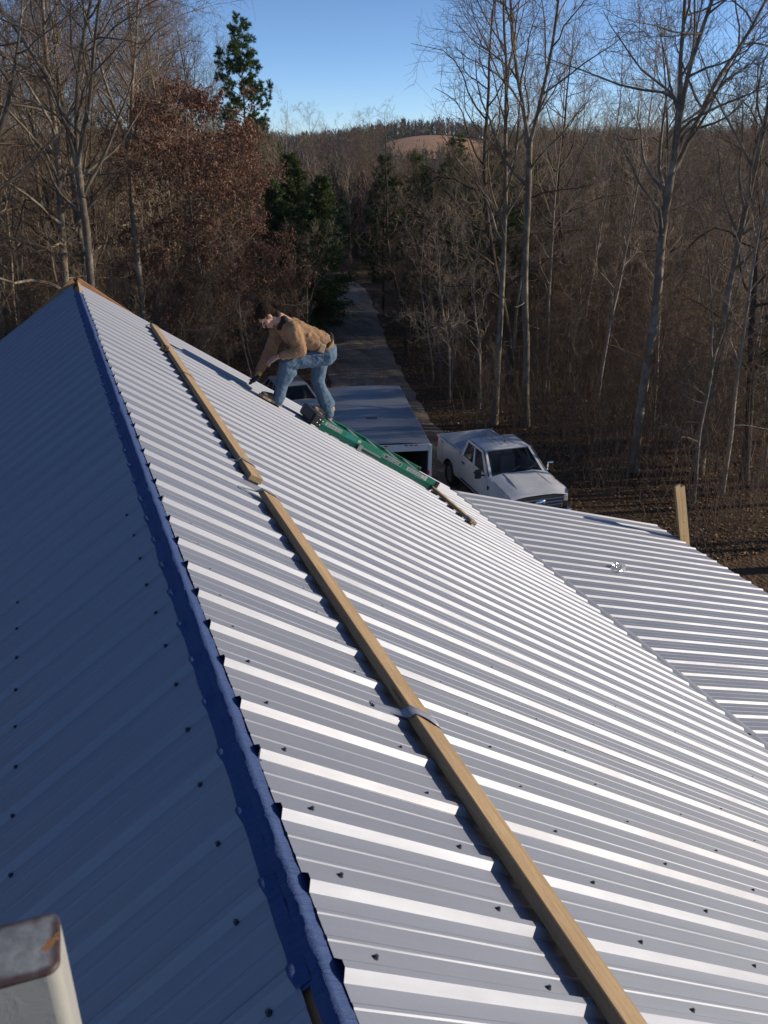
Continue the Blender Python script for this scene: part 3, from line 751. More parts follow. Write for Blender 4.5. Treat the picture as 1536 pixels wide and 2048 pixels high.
    mb = MB(); mb.tube([(.1, .1, zr + .07), (.02, .1, zr + .13)], [.03, .008], 6); mb.build('antenna', M['darktrim'], t)
    for y in (-.35, .2):
        mb = MB(); mb.tube([(1.24, y, 1.40), (1.10, y + .25, 1.487), (1.0, y + .55, 1.56)], .009, 4); mb.build('wiper', M['darktrim'], t)
pickup()

def trailer():
    ax = Vector((.2407, .9706, 0)); t = empty('box_trailer', (9.85 - .24 * 3.2 - .107, 26.98 - .97 * 3.2 + .026, terrain(9, 24) + .02), math.atan2(ax.y, ax.x)); tag(t, 'white enclosed box trailer with open rear and flat roof beside the pickup', 'trailer')
    Lh, W, Zb, Zt = 3.2, 1.30, .55, 2.5
    for s in (-1, 1):
        mb = MB(); mb.box((-Lh + .05, s * W - .025, Zb), (Lh, s * W + .025, Zt - .02)); mb.build('side_wall', M['white_paint'], t)
        mb = MB(); mb.bevel_box((-Lh, s * (W + .012) - .02, Zt - .10), (Lh + .02, s * (W + .012) + .02, Zt + .012), .006); mb.build('roof_trim', M['alu'], t)
        mb = MB(); mb.bevel_box((-Lh - .05, s * W - .09 - .02 * s, Zb - .1), (-Lh + .04, s * W + .03 - .0 * s, Zt - .03), .008); mb.build('corner_post', M['white_paint'], t)
        mb = MB(); mb.bevel_box((-Lh - .07, s * (W - .03) - .04, 1.55), (-Lh - .05, s * (W - .03) + .04, 1.68), .01); mb.build('tail_light', M['redlamp'], t)
        for x in (-.45, .45): wheel(t, x, s * (W + .12), .34, .2, s, 6)
        mb = MB(); mb.box((-.9, s * (W + .13) - .12, .72), (.9, s * (W + .13) + .12, .75)); mb.box((-.92, s * (W + .13) - .12, .4), (-.89, s * (W + .13) + .12, .75)); mb.box((.89, s * (W + .13) - .12, .4), (.92, s * (W + .13) + .12, .75)); mb.build('fender', M['alu'], t)
    mb = MB(); mb.box((Lh - .02, -W, Zb), (Lh + .02, W, Zt - .02)); mb.build('front_wall', M['white_paint'], t)
    mb = MB(); mb.box((-Lh, -W, Zb - .06), (Lh, W, Zb)); mb.build('floor', M['lumber'], t)
    n = 13; vs = []; xs = [-Lh, -2.0, -.7, .6, 1.9, Lh]
    for x in xs:
        for i in range(n):
            u = -1 + 2 * i / (n - 1); vs.append((x, u * (W + .005), Zt + .015 + .035 * (1 - u * u) + .004 * mnoise.noise(Vector((x * 2, u * 2, 1)))))
    mb = MB(); mb.add(vs, [(i * n + j, (i + 1) * n + j, (i + 1) * n + j + 1, i * n + j + 1) for i in range(len(xs) - 1) for j in range(n - 1)], True); rf = mb.build('roof', M['trailer_roof'], t)
    mb = MB()
    for x in (-1.9, -.65, .65, 1.9): mb.box((x - .015, -W, Zt + .0505), (x + .015, W, Zt + .0525))
    mb.build('roof_seam', M['trailer_roof'], rf)
    mb = MB(); mb.bevel_box((-.75, -.05, Zt + .05), (-.60, .28, Zt + .065), .004); mb.build('roof_patch', M['darktrim'], rf)
    mb = MB(); mb.bevel_box((-Lh - .05, -W - .01, Zt - .20), (-Lh + .04, W + .01, Zt + .01), .01); mb.build('rear_header', M['white_paint'], t)
    for y in (-.9, -.75, -.6, .0, .9):
        mb = MB(); mb.bevel_box((-Lh - .065, y - .05, Zt - .03), (-Lh - .045, y + .05, Zt + .0), .005); mb.build('marker_light', M['redlamp'], t)
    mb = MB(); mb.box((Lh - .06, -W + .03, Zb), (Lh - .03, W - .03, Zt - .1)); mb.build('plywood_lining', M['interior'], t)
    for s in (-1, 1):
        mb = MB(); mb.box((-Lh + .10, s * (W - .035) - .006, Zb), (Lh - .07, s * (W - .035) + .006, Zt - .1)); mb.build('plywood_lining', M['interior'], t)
    mb = MB()      # ramp door folded down behind
    mb.hexa([(-Lh - 1.75, -W + .08, .03), (-Lh - .02, -W + .08, Zb - .10), (-Lh - .02, W - .08, Zb - .10), (-Lh - 1.75, W - .08, .03), (-Lh - 1.75, -W + .08, .08), (-Lh - .02, -W + .08, Zb - .03), (-Lh - .02, W - .08, Zb - .03), (-Lh - 1.75, W - .08, .08)]); mb.build('ramp_door', M['lumber'], t)
    mb = MB(); mb.tube([(Lh, -.7, .5), (Lh + 1.2, 0, .5)], .04, 4); mb.tube([(Lh, .7, .5), (Lh + 1.2, 0, .5)], .04, 4); mb.tube([(Lh + 1.0, 0, .5), (Lh + 1.0, 0, .02)], .03, 6); mb.build('tongue', M['darktrim'], t)
M['trailer_roof'] = simple('trailer_roof_metal', (.17, .19, .225), .38, .2, .2, 2.0, .15, 6)
trailer()

def car():
    t = empty('parked_car', (8.45, 31.9, terrain(8.5, 31.9) + .02), R(-90)); tag(t, 'silver car with dark windshield parked beyond the trailer, seen between the worker\'s legs', 'car')
    AX = (1.35, -1.30)
    def half(x, z): 
        h = .88 - .05 * ((z - .7) / .4) ** 2
        if x > 1.6: h -= .20 * ((x - 1.6) / .6) ** 2
        if x < -1.6: h -= .12 * ((x + 1.6) / .6) ** 2
        return h
    def top(x): return 1.0 if x < 1.0 else 1.0 - .16 * ((x - 1.0) / 1.2) ** 1.4
    body = MB(); xs = sorted(set(round(x, 3) for x in [-2.2, -1.95, -1.7] + [-1.7 + .08 * k for k in range(1, 11)] + [-.8, -.2, .4, .9] + [.95 + .08 * k for k in range(1, 11)] + [1.95, 2.15]))
    for s in (-1, 1): body_side(body, xs, AX, .40, .28, top, half, s)
    n = 9; hx = [.9, 1.2, 1.6, 1.9, 2.1, 2.2]; vs = []
    for x in hx:
        for i in range(n):
            u = -1 + 2 * i / (n - 1); vs.append((x, u * half(x, .95), top(x) + .07 * (1 - u * u) - (0 if x < 2.1 else .12)))
    body.add(vs, [(i * n + j, (i + 1) * n + j, (i + 1) * n + j + 1, i * n + j + 1) for i in range(len(hx) - 1) for j in range(n - 1)], True)
    zr, zb, ty, by = 1.44, 1.0, .60, .82; gl = []
    for s in (-1, 1):
        c = [(.98, s * by, zb), (-1.95, s * by, zb), (-1.55, s * ty, zr), (.12, s * ty, zr)]
        if s > 0: c = [c[1], c[0], c[3], c[2]]
        gl += [(q, 'side_window') for q in framed(c, [0, .12, .42, .46, .72, .76, .93, 1] if s < 0 else [0, .07, .24, .28, .54, .58, .88, 1], [0, .06, .86, 1], {(1, 1), (3, 1), (5, 1)}, body, .03)]
    gl += [(q, 'windshield') for q in framed([(1.0, by - .02, zb), (1.0, -by + .02, zb), (.14, -ty + .02, zr + .015), (.14, ty - .02, zr + .015)], [0, .05, .95, 1], [0, .04, .95, 1], {(1, 1)}, body, -.02)]
    gl += [(q, 'rear_window') for q in framed([(-1.97, -by + .02, zb), (-1.97, by - .02, zb), (-1.56, ty - .02, zr), (-1.56, -ty + .02, zr)], [0, .1, .9, 1], [0, .1, .9, 1], {(1, 1)}, body, .02)]
    rx = [-1.6, -1.5, -.8, -.2, .1, .18]; vs = []
    for x in rx:
        for i in range(n):
            u = -1 + 2 * i / (n - 1); e = min(1, (x + 1.65) / .3, (.24 - x) / .25); vs.append((x, u * (ty + .012), zr + .06 * (1 - abs(u) ** 2.5) * max(.2, e) + .002))
    body.add(vs, [(i * n + j, (i + 1) * n + j, (i + 1) * n + j + 1, i * n + j + 1) for i in range(len(rx) - 1) for j in range(n - 1)], True)
    body.box((-2.2, -.78, .35), (-2.12, .78, 1.02)); body.box((2.05, -.70, .35), (2.16, .70, .80)); body.box((.88, -.8, .95), (1.02, .8, 1.005))
    body.build('body', M['silver_paint'], t)
    for q, nm_ in gl:
        g = MB(); g.add(q, [(0, 1, 2, 3)]); g.build(nm_, M['glass' if nm_ == 'windshield' else 'tint'], t)
    mb = MB(); mb.box((-2.0, -.78, .28), (2.0, .78, .42)); mb.box((.6, -.78, .42), (.98, .78, .96)); mb.build('dark_underbody', M['interior'], t)
    for x, y in ((-.1, -.36), (-.1, .36)):
        st = MB(); mm = Matrix.Translation((x, y, .44)); st.bevel_box((-.25, -.24, 0), (.25, .24, .16), .05, mm); st.bevel_box((-.36, -.23, .1), (-.22, .23, .72), .06, mm @ Matrix.Rotation(R(-14), 4, 'Y')); st.build('seat', M['interior'], t)
    for s in (-1, 1):
        for a in AX: wheel(t, a, s * .76, .32, .21, s, 5)
        mb = MB(); mb.bevel_box((1.88, s * .66 - .14, .66), (2.17, s * .66 + .10, .80), .04); mb.build('headlight', M['lamp'], t)
        mb = MB(); mb.bevel_box((.72, s * .96 - .09, 1.0), (.84, s * .96 + .09, 1.12), .03); mb.build('mirror', M['silver_paint'], t)
        mb = MB(); mb.bevel_box((-2.22, s * .66 - .12, .8), (-2.1, s * .66 + .12, .94), .02); mb.build('tail_light', M['redlamp'], t)
    mb = MB(); mb.bevel_box((2.12, -.45, .42), (2.19, .45, .66), .03); mb.build('grille', M['darktrim'], t)
car()

# ------------------------------------------------------------------ the worker
def organic(mb, name, m, parent, voxel=.011, smooth=6, wrinkle=None):
    o = mb.build(name + '_src', m)
    md = o.modifiers.new('r', 'REMESH'); md.mode = 'VOXEL'; md.voxel_size = voxel
    md = o.modifiers.new('s', 'SMOOTH'); md.factor = .5; md.iterations = smooth
    if wrinkle:
        tx = bpy.data.textures.new(name + '_folds', 'CLOUDS'); tx.noise_scale = wrinkle[0]; tx.noise_depth = 2
        md = o.modifiers.new('d', 'DISPLACE'); md.texture = tx; md.strength = wrinkle[1]; md.mid_level = .5; md.texture_coords = 'LOCAL'
    bpy.context.view_layer.update()
    me = bpy.data.meshes.new_from_object(o.evaluated_get(bpy.context.evaluated_depsgraph_get())); bpy.data.objects.remove(o)
    me.name = name; me.polygons.foreach_set('use_smooth', [True] * len(me.polygons)); me.materials.clear()
    return link_mesh(name, me, m, parent)
def cloth(name, a, b, sc=60):
    t = NT(name); v = t.coord(); n = t.noise(v, 7, 5, .6); w = t.noise(v, sc, 3, .6); f = t.noise(t.coord('Object', (1, .5, 2.2)), 13, 4, .55, 1.2)
    return t.done(t.mix(n, a, b), .9, 0, t.bump(w, .3, .003, t.bump(f, .55, .03)), Specular_IOR_Level=.15)
M['jacket'] = cloth('tan_canvas', (.27, .165, .095), (.34, .215, .128)); M['denim'] = cloth('blue_denim', (.085, .14, .205), (.125, .19, .26))
M['skin'] = simple('skin', (.52, .29, .21), .5, 0, .12, 30); M['hair'] = simple('dark_hair', (.026, .017, .012), .95, 0, .3, 120, .5, Specular_IOR_Level=.1)
M['boot'] = simple('grey_boot_leather', (.075, .062, .05), .7, 0, .3, 40, .3); M['tanboot'] = simple('tan_boot_leather', (.34, .25, .16), .7, 0, .2, 40); M['collar'] = simple('black_knit', (.02, .018, .017), .9)
wk = empty('person', (2.1, 7.8, RS(2.1 / CS, 7.8).z)); tag(wk, 'man in tan jacket and blue jeans bending forward on the roof with a drill', 'person')
wk_m = Matrix.Translation(-Vector(wk.location))
YB = 7.82
def W3(x, z, y=YB): return Vector((x, y, z))
hip = W3(2.40, 8.52); chest = W3(2.06, 8.76); neck = W3(1.93, 8.90)
yl_, yr_ = 7.72, 7.93
shL, shR = W3(2.02, 8.83, YB - .17), W3(1.98, 8.82, YB + .16)
elL, wrL, haL = W3(2.085, 8.60, 7.60), W3(1.865, 8.545, 7.66), W3(1.775, 8.515, 7.685)
elR, wrR, haR = W3(1.86, 8.55, 8.00), W3(1.70, 8.335, 7.94), W3(1.655, 8.265, 7.92)
kL, aL = W3(1.955, 8.45, 7.70), W3(1.845, 8.075, 7.735); kR, aR = W3(2.365, 8.175, 7.93), W3(2.475, 7.79, 7.92)
hL, hR = W3(2.40, 8.50, 7.72), W3(2.41, 8.50, 7.92)
# body: head, neck, torso, arms and hands in one skin
B = MB(); hc = W3(1.790, 8.950); fwd = Vector((-.57, -.12, -.80)).normalized(); upv = Vector((-.80, -.02, .58)); sidev = fwd.cross(upv).normalized(); upv = sidev.cross(fwd)
HM = Matrix((fwd, sidev, upv)).transposed()
def hp(f, s, u): return hc + HM @ Vector((f, s, u))
B.ball(hp(-.012, 0, .025), (.096, .076, .098), HM, 14, 10); B.ball(hp(.028, 0, -.055), (.060, .056, .070), HM, 12, 8); B.ball(hp(.062, 0, -.098), (.026, .030, .022), HM)
B.capsule(hp(.088, 0, .0), hp(.110, 0, -.035), .010, .016); B.capsule(hp(.082, -.035, .018), hp(.086, .035, .018), .012, .012)
B.capsule(hp(.088, -.018, -.072), hp(.088, .018, -.072), .011, .011)
for s in (-1, 1): B.ball(hp(-.008, s * .078, -.012), (.020, .010, .032), HM); B.ball(hp(.058, s * .038, -.035), (.028, .026, .028), HM)
B.capsule(hp(-.035, 0, -.05), neck, .056, .062); B.capsule(neck, chest, .08, .13); B.capsule(chest, hip, .13, .13)
for a, b, c, d in ((shL, elL, wrL, haL), (shR, elR, wrR, haR)): B.capsule(a, b, .052, .042); B.capsule(b, c, .040, .028)
def hand(B, wr, direction, palm_n, curl, spread, thumb_side):
    d = direction.normalized(); n = (palm_n - d * palm_n.dot(d)).normalized(); s = d.cross(n) * thumb_side
    for k in (-.028, -.009, .010, .029): B.capsule(wr + d * .015, wr + d * .085 + s * k, .019, .014, 8)
    for k, ln in ((.031, .072), (.010, .082), (-.011, .076), (-.031, .060)):
        p = wr + d * .088 + s * k; dd = d.copy(); r_ = .0098
        for j, f in enumerate((.42, .33, .25)):
            a = curl * (j + .6); dn = (d * math.cos(a) + n * math.sin(a) + s * k * spread).normalized(); q = p + dn * ln * f; B.capsule(p, q, r_, r_ * .92, 8); p = q; r_ *= .92
    p = wr + d * .028 + s * .034
    for dv, ln in (((d * .55 + s * .75 + n * .25), .042), ((d * .85 + s * .25 + n * .45), .034)):
        q = p + dv.normalized() * ln; B.capsule(p, q, .012, .0105, 8); p = q
hand(B, wrL, Vector((-.9, .15, -.40)), Vector((.15, .25, -.95)), .42, 1.2, -1)
hand(B, wrR, Vector((-.50, -.10, -.86)), Vector((-.6, .6, .3)), .62, .3, 1)
bd = organic(B, 'body', M['skin'], wk, .0055, 3)
# hair
Hh = MB(); Hh.ball(hp(-.022, 0, .040), (.101, .083, .098), HM, 16, 10); Hh.ball(hp(-.055, 0, -.015), (.058, .078, .075), HM, 14, 8); Hh.ball(hp(.045, 0, .082), (.045, .062, .030), HM); hr = organic(Hh, 'hair', M['hair'], wk, .007, 2, (.02, .012))
for s in (-1, 1):
    e = MB(); e.ball(hp(.083, s * .030, -.004), .010); e.build('eye', M['ink'], wk); e = MB(); e.capsule(hp(.094, s * .018, .020), hp(.090, s * .045, .018), .005, .004, 6); e.build('eyebrow', M['hair'], wk)
# jacket
J = MB()
for s in (-1, 1):
    J.capsule(chest + Vector((.02, s * .075, .02)), W3(2.20, 8.70, YB + s * .085), .125, .130); J.capsule(W3(2.20, 8.70, YB + s * .085), W3(2.385, 8.625, YB + s * .085), .130, .118)
J.capsule(shL, shR, .092, .092); J.capsule(neck + Vector((.02, 0, -.04)), chest, .085, .14); J.capsule(W3(2.12, 8.60), W3(2.30, 8.56), .10, .10)
J.capsule(shL, elL, .090, .072); J.capsule(elL, wrL + (elL - wrL) * .18, .070, .050); J.capsule(elL + Vector((0, 0, .02)), elL + Vector((-.05, 0, -.01)), .074, .066)
J.capsule(shR, elR, .088, .070); J.capsule(elR, wrR + (elR - wrR) * .12, .068, .050)
jk = organic(J, 'jacket', M['jacket'], wk, .010, 4, (.055, .030))
c = MB(); c.capsule(hp(-.075, -.045, -.075), hp(-.075, .045, -.075), .040, .040); c.capsule(neck + Vector((.035, -.075, .01)), neck + Vector((.035, .075, .01)), .045, .045); c.capsule(neck + Vector((-.03, -.08, -.07)), neck + Vector((.03, -.085, .0)), .030, .036); c.capsule(neck + Vector((-.03, .08, -.07)), neck + Vector((.03, .085, .0)), .030, .036)
organic(c, 'collar', M['collar'], jk, .009, 4)
for (a, b, n_) in ((W3(2.06, 8.925, YB - .155), W3(2.42, 8.725, YB - .155), 'seam'),):
    pass
# jeans
J = MB(); J.capsule(hL, hR, .118, .118); J.capsule(W3(2.36, 8.56, YB - .07), W3(2.44, 8.545, YB - .07), .112, .105); J.capsule(W3(2.36, 8.56, YB + .07), W3(2.44, 8.545, YB + .07), .112, .105)
J.capsule(hL + Vector((.02, 0, 0)), kL, .112, .082); J.capsule(kL, aL + Vector((.005, 0, -.025)), .080, .068); J.capsule(hR, kR, .110, .080); J.capsule(kR, aR + Vector((.0, 0, -.015)), .078, .070)
J.capsule(kL + Vector((.035, 0, -.10)), aL + Vector((.03, 0, .10)), .072, .064); J.capsule(kR + Vector((.03, 0, -.10)), aR + Vector((.02, 0, .10)), .070, .064)
jn = organic(J, 'jeans', M['denim'], wk, .010, 4, (.065, .020))
b = MB(); pts = [W3(2.40, 8.62, YB) + Vector((math.cos(a) * .125 * .75, math.sin(a) * .185, math.cos(a) * .085 + .0)) for a in [2 * math.pi * k / 20 for k in range(21)]]
b.tube(pts, .022, 6, False); b.build('belt', M['collar'], jn)
p = MB(); p.bevel_box((-.035, -.02, -.05), (.035, .02, .05), .012, Matrix.Translation((2.335, 7.635, 8.60)) @ Matrix.Rotation(R(25), 4, 'Y')); p.build('belt_pouch', M['tanboot'], wk)
p = MB(); pk = [W3(2.34, 8.555, 7.598), W3(2.415, 8.535, 7.600), W3(2.425, 8.45, 7.600), W3(2.385, 8.43, 7.598), W3(2.335, 8.46, 7.596)]
p.tube(pk + [pk[0]], .0035, 4, False); p.build('pocket_seam', M['denim'], jn)
def boot(name, ank, toe_dir, up, m, L=.21, drop=.078):
    f = toe_dir.normalized(); s = up.cross(f).normalized(); u = f.cross(s); mm = Matrix((f, s, u)).transposed(); b = MB()
    def q(a, c, d): return ank + mm @ Vector((a, c, d))
    b.capsule(q(-.015, 0, .045), q(-.005, 0, -drop + .045), .046, .044); b.capsule(q(-.035, 0, -drop + .040), q(L * .42, 0, -drop + .046), .040, .044); b.capsule(q(L * .42, -.008, -drop + .042), q(L * .80, 0, -drop + .034), .043, .034)
    o = organic(b, name, m, wk, .007, 3)
    sl = MB(); prof = [(-.082, .026), (-.04, .040), (.05, .036), (L * .55, .048), (L * .85, .040), (L * 1.0, .016)]
    vs = [q(a, w, -drop) for a, w in prof] + [q(a, -w, -drop) for a, w in reversed(prof)]; n = len(vs)
    vt = [v + mm @ Vector((0, 0, .024)) for v in vs]
    sl.add(vs + vt, [tuple(reversed(range(n))), tuple(range(n, 2 * n))] + [(i, (i + 1) % n, (i + 1) % n + n, i + n) for i in range(n)]); sl.build('sole', M['tanboot'], o)
    return o
up_r = Vector((SS, 0, CS)); dn_r = Vector((-CS, 0, SS))
hgt_ = lambda p: (Vector(p) - RS(0, p[1])).dot(up_r)
boot('boot', aL, dn_r + Vector((0, -.12, 0)), up_r, M['boot'], drop=hgt_(aL) - .0205)
boot('boot', aR, dn_r + Vector((0, -.1, 0)), up_r, M['tanboot'], drop=hgt_(aR) - .141)
for o in list(bpy.data.objects):
    if o.parent is wk: o.matrix_parent_inverse = wk_m
# cordless driver in the right hand
dr = empty('cordless_drill', haR); tag(dr, 'yellow and black cordless drill held in the worker\'s right hand against the roof', 'drill')
bitd = (RS(1.53 / CS, 7.88, .03) - haR).normalized(); hx = bitd; hz = Vector((.75, .1, .55)); hz = (hz - hx * hz.dot(hx)).normalized(); hy = hz.cross(hx); DM = Matrix((hx, hy, hz)).transposed().to_4x4()
mb = MB(); mb.lathe([(.0001, -.085), (.026, -.08), (.030, -.04), (.030, .03), (.026, .05), (.018, .058)], 14, DM @ Matrix.Rotation(R(90), 4, 'Y')); mb.build('motor_housing', M['black'], dr)
mb = MB(); mb.lathe([(.018, .058), (.017, .085), (.010, .10), (.0001, .102)], 12, DM @ Matrix.Rotation(R(90), 4, 'Y')); ch = mb.build('chuck', M['black'], dr)
mb = MB(); mb.lathe([(.0038, .10), (.0038, .165), (.006, .168), (.006, .18), (.0001, .181)], 8, DM @ Matrix.Rotation(R(90), 4, 'Y')); mb.build('driver_bit', M['steel'], ch)
mb = MB(); mb.bevel_box((-.062, -.017, -.002), (-.022, .017, .105), .012, DM); mb.build('handle', M['black'], dr)
mb = MB(); mb.bevel_box((-.06, -.018, .085), (-.015, .018, .112), .006, DM); mb.build('battery', M['yellow'], dr)

# ------------------------------------------------------------------ trees
def make_bark(name, a, b, c, lich=.45):
    t = NT(name); v = t.coord('Object', (1, 1, .22)); u = t.coord('Object')
    n = t.noise(v, 14, 5, .65, .4); g = t.noise(u, 1.6, 5, .65)
    cc = t.mix(n, a, b); cc = t.mix(t.ramp(g, [(.48, 0.0), (.66, lich)]), cc, c)
    return t.done(cc, .9, 0, t.bump(n, .7, .03), Specular_IOR_Level=.15)
M['bark'] = make_bark('grey_bark', (.115, .092, .070), (.265, .218, .165), (.48, .44, .36), .65)
M['bark_dark'] = make_bark('dark_bark', (.050, .038, .028), (.12, .093, .068), (.24, .22, .175), .3)
M['bark_pale'] = make_bark('pale_bark', (.22, .178, .135), (.40, .335, .26), (.54, .49, .41), .5)
M['twig'] = simple('twig_bark', (.200, .146, .106), .9, 0, .35, .5, Specular_IOR_Level=.15)
M['twig_pale'] = simple('pale_twig_bark', (.37, .29, .215), .9, 0, .3, .5, Specular_IOR_Level=.15)
def make_leaf(name, a, b, c, trans=.25):
    t = NT(name); g = t.node('ShaderNodeNewGeometry')
    col_ = t.ramp(g.outputs['Random Per Island'], [(.0, a), (.5, b), (1.0, c)])
    t.done(col_, .6, 0, None, Specular_IOR_Level=.25)
    tl = t.node('ShaderNodeBsdfTranslucent'); t.l.new(col_, tl.inputs[0]); mx = t.node('ShaderNodeMixShader'); mx.inputs[0].default_value = trans
    t.l.new(t.b.outputs[0], mx.inputs[1]); t.l.new(tl.outputs[0], mx.inputs[2]); t.l.new(mx.outputs[0], t.n['Material Output'].inputs[0])
    return t.m
M['oakleaf'] = make_leaf('dead_oak_leaf', (.13, .062, .042), (.205, .108, .074), (.33, .20, .14))
M['needle'] = make_leaf('pine_needle', (.040, .078, .028), (.074, .132, .042), (.13, .19, .06))
M['cedar'] = make_leaf('cedar_spray', (.050, .080, .030), (.085, .13, .045), (.14, .175, .062))
M['litterleaf'] = make_leaf('fallen_leaf', (.10, .052, .028), (.21, .12, .064), (.46, .31, .19), .1)

def rvec(r):
    return Vector((r.gauss(0, 1), r.gauss(0, 1), r.gauss(0, 1)))
def grow(r, p, d, length, rad, nseg, wig, up, end=.25):
    pts = [p.copy()]; rs = [rad]; d = d.normalized(); st = length / nseg
    for i in range(nseg):
        d = (d + rvec(r) * wig + Vector((0, 0, up))).normalized()
        p = p + d * st; pts.append(p.copy()); rs.append(rad * (1 - (1 - end) * (i + 1) / nseg))
    return pts, rs
def along(pts, rs, t):
    n = len(pts) - 1; x = min(n - 1e-4, t * n); i = int(x); f = x - i
    return pts[i].lerp(pts[i + 1], f), (pts[i + 1] - pts[i]).normalized(), rs[i] * (1 - f) + rs[i + 1] * f
def side_dir(r, d, ang, phi):
    u = d.orthogonal().normalized(); w = d.cross(u)
    return d * math.cos(ang) + (u * math.cos(phi) + w * math.sin(phi)) * math.sin(ang)

def bare_tree(seed, H=18, Rt=.2, fork=None, nlead=2, lead_ang=16, first=.3, nb=16, ang=(40, 62), spread=.24, up=.05, wig=.07, n2=7, n3=5, lean=(0, 0), trunk_wig=.035, leaves=0, dead=3, twig=1.0):
    r = random.Random(seed); T = MB(); K = MB(); L = MB()
    d0 = Vector((lean[0], lean[1], 1)).normalized()
    leaders = []
    if fork:
        pts, rs = grow(r, Vector((0, 0, -.25)), d0, fork * H, Rt, 9, trunk_wig, .02, .72)
        rs[0] *= 1.45; rs[1] *= 1.08
        T.tube(pts, rs, 9, False)
        ph = r.uniform(0, 6.3)
        for k in range(nlead):
            dd = side_dir(r, (pts[-1] - pts[-2]).normalized(), R(lead_ang * r.uniform(.7, 1.25)), ph + 6.283 * k / nlead + r.uniform(-.4, .4))
            q, qr = grow(r, pts[-1] - (pts[-1] - pts[-2]) * .15, dd, (1 - fork) * H * r.uniform(.85, 1.05), rs[-1] * r.uniform(.62, .8), 12, trunk_wig * 1.7, .035, .10)
            T.tube(q, qr, 7, False); leaders.append((q, qr, .08, (1 - fork) * H))
        leaders.append((pts, rs, first / fork if first < fork else .9, H * .5))
    else:
        pts, rs = grow(r, Vector((0, 0, -.25)), d0, H, Rt, 18, trunk_wig, .03, .07)
        rs[0] *= 1.45; rs[1] *= 1.08
        T.tube(pts, rs, 9, False); leaders.append((pts, rs, first, H))
    tips = []
    for li, (pts, rs, f0, LH) in enumerate(leaders):
        cnt = nb if not fork else (int(nb * .62) if li < nlead else 3)
        for i in range(cnt):
            t = f0 + (.98 - f0) * (i + r.random()) / cnt
            p, d, rr = along(pts, rs, t)
            shape = math.sin(math.pi * (.22 + .72 * (t - f0) / (1 - f0 + 1e-6)))
            ln = H * spread * (.35 + .75 * shape) * r.uniform(.65, 1.2)
            dd = side_dir(r, d, R(r.uniform(*ang)), i * 2.4 + r.uniform(-.6, .6))
            b, br = grow(r, p, dd, ln, min(rr * .62, .015 * ln + .007), 7, wig * 2.0, up, .20)
            T.tube(b, br, 5, False)
            for j in range(n2):
                t2 = .18 + .80 * (j + r.random()) / n2
                p2, d2, r2 = along(b, br, t2)
                l2 = ln * (.52 - .25 * t2) * r.uniform(.6, 1.3)
                c, cr = grow(r, p2, side_dir(r, d2, R(r.uniform(28, 60)), j * 2.4 + r.uniform(-.7, .7)), l2, min(r2 * .7, .011), 4, wig * 2.2, up * 1.3, .3)
                K.tube(c, [x * twig for x in cr], 3, False)
                for k in range(n3):
                    t3 = .15 + .83 * (k + r.random()) / n3
                    p3, d3, r3 = along(c, cr, t3)
                    l3 = max(.22, l2 * (.55 - .25 * t3) * r.uniform(.6, 1.3))
                    e, er = grow(r, p3, side_dir(r, d3, R(r.uniform(25, 60)), k * 2.4 + r.uniform(-.8, .8)), l3, .0055 * twig, 2, wig * 3, up * 1.5, .5)
                    K.tube(e, er, 3, False)
                    if leaves:
                        for m in range(leaves): tips.append((e[r.randrange(1, 3)] + rvec(r) * .07, d3))
                if n3 and not leaves:      # a few still finer shoots
                    pass
    for i in range(dead):          # short broken limbs low on the trunk
        pts, rs = leaders[-1][0], leaders[-1][1]
        p, d, rr = along(pts, rs, r.uniform(.12, .3) if not fork else r.uniform(.3, .9))
        b, br = grow(r, p, side_dir(r, d, R(r.uniform(60, 95)), r.uniform(0, 6.28)), r.uniform(.6, 2.0), .025, 5, .2, .02, .25); T.tube(b, br, 4, False)
    for p, d in tips:
        a = (rvec(r) * .5 + Vector((0, 0, -.55))).normalized(); w = a.cross(rvec(r)).normalized(); ln = r.uniform(.09, .165); wd = ln * .33
        L.add([p - w * wd * .3, p + a * ln * .5 - w * wd + rvec(r) * .008, p + a * ln, p + a * ln * .5 + w * wd], [(0, 1, 2, 3)])
    return T, K, L

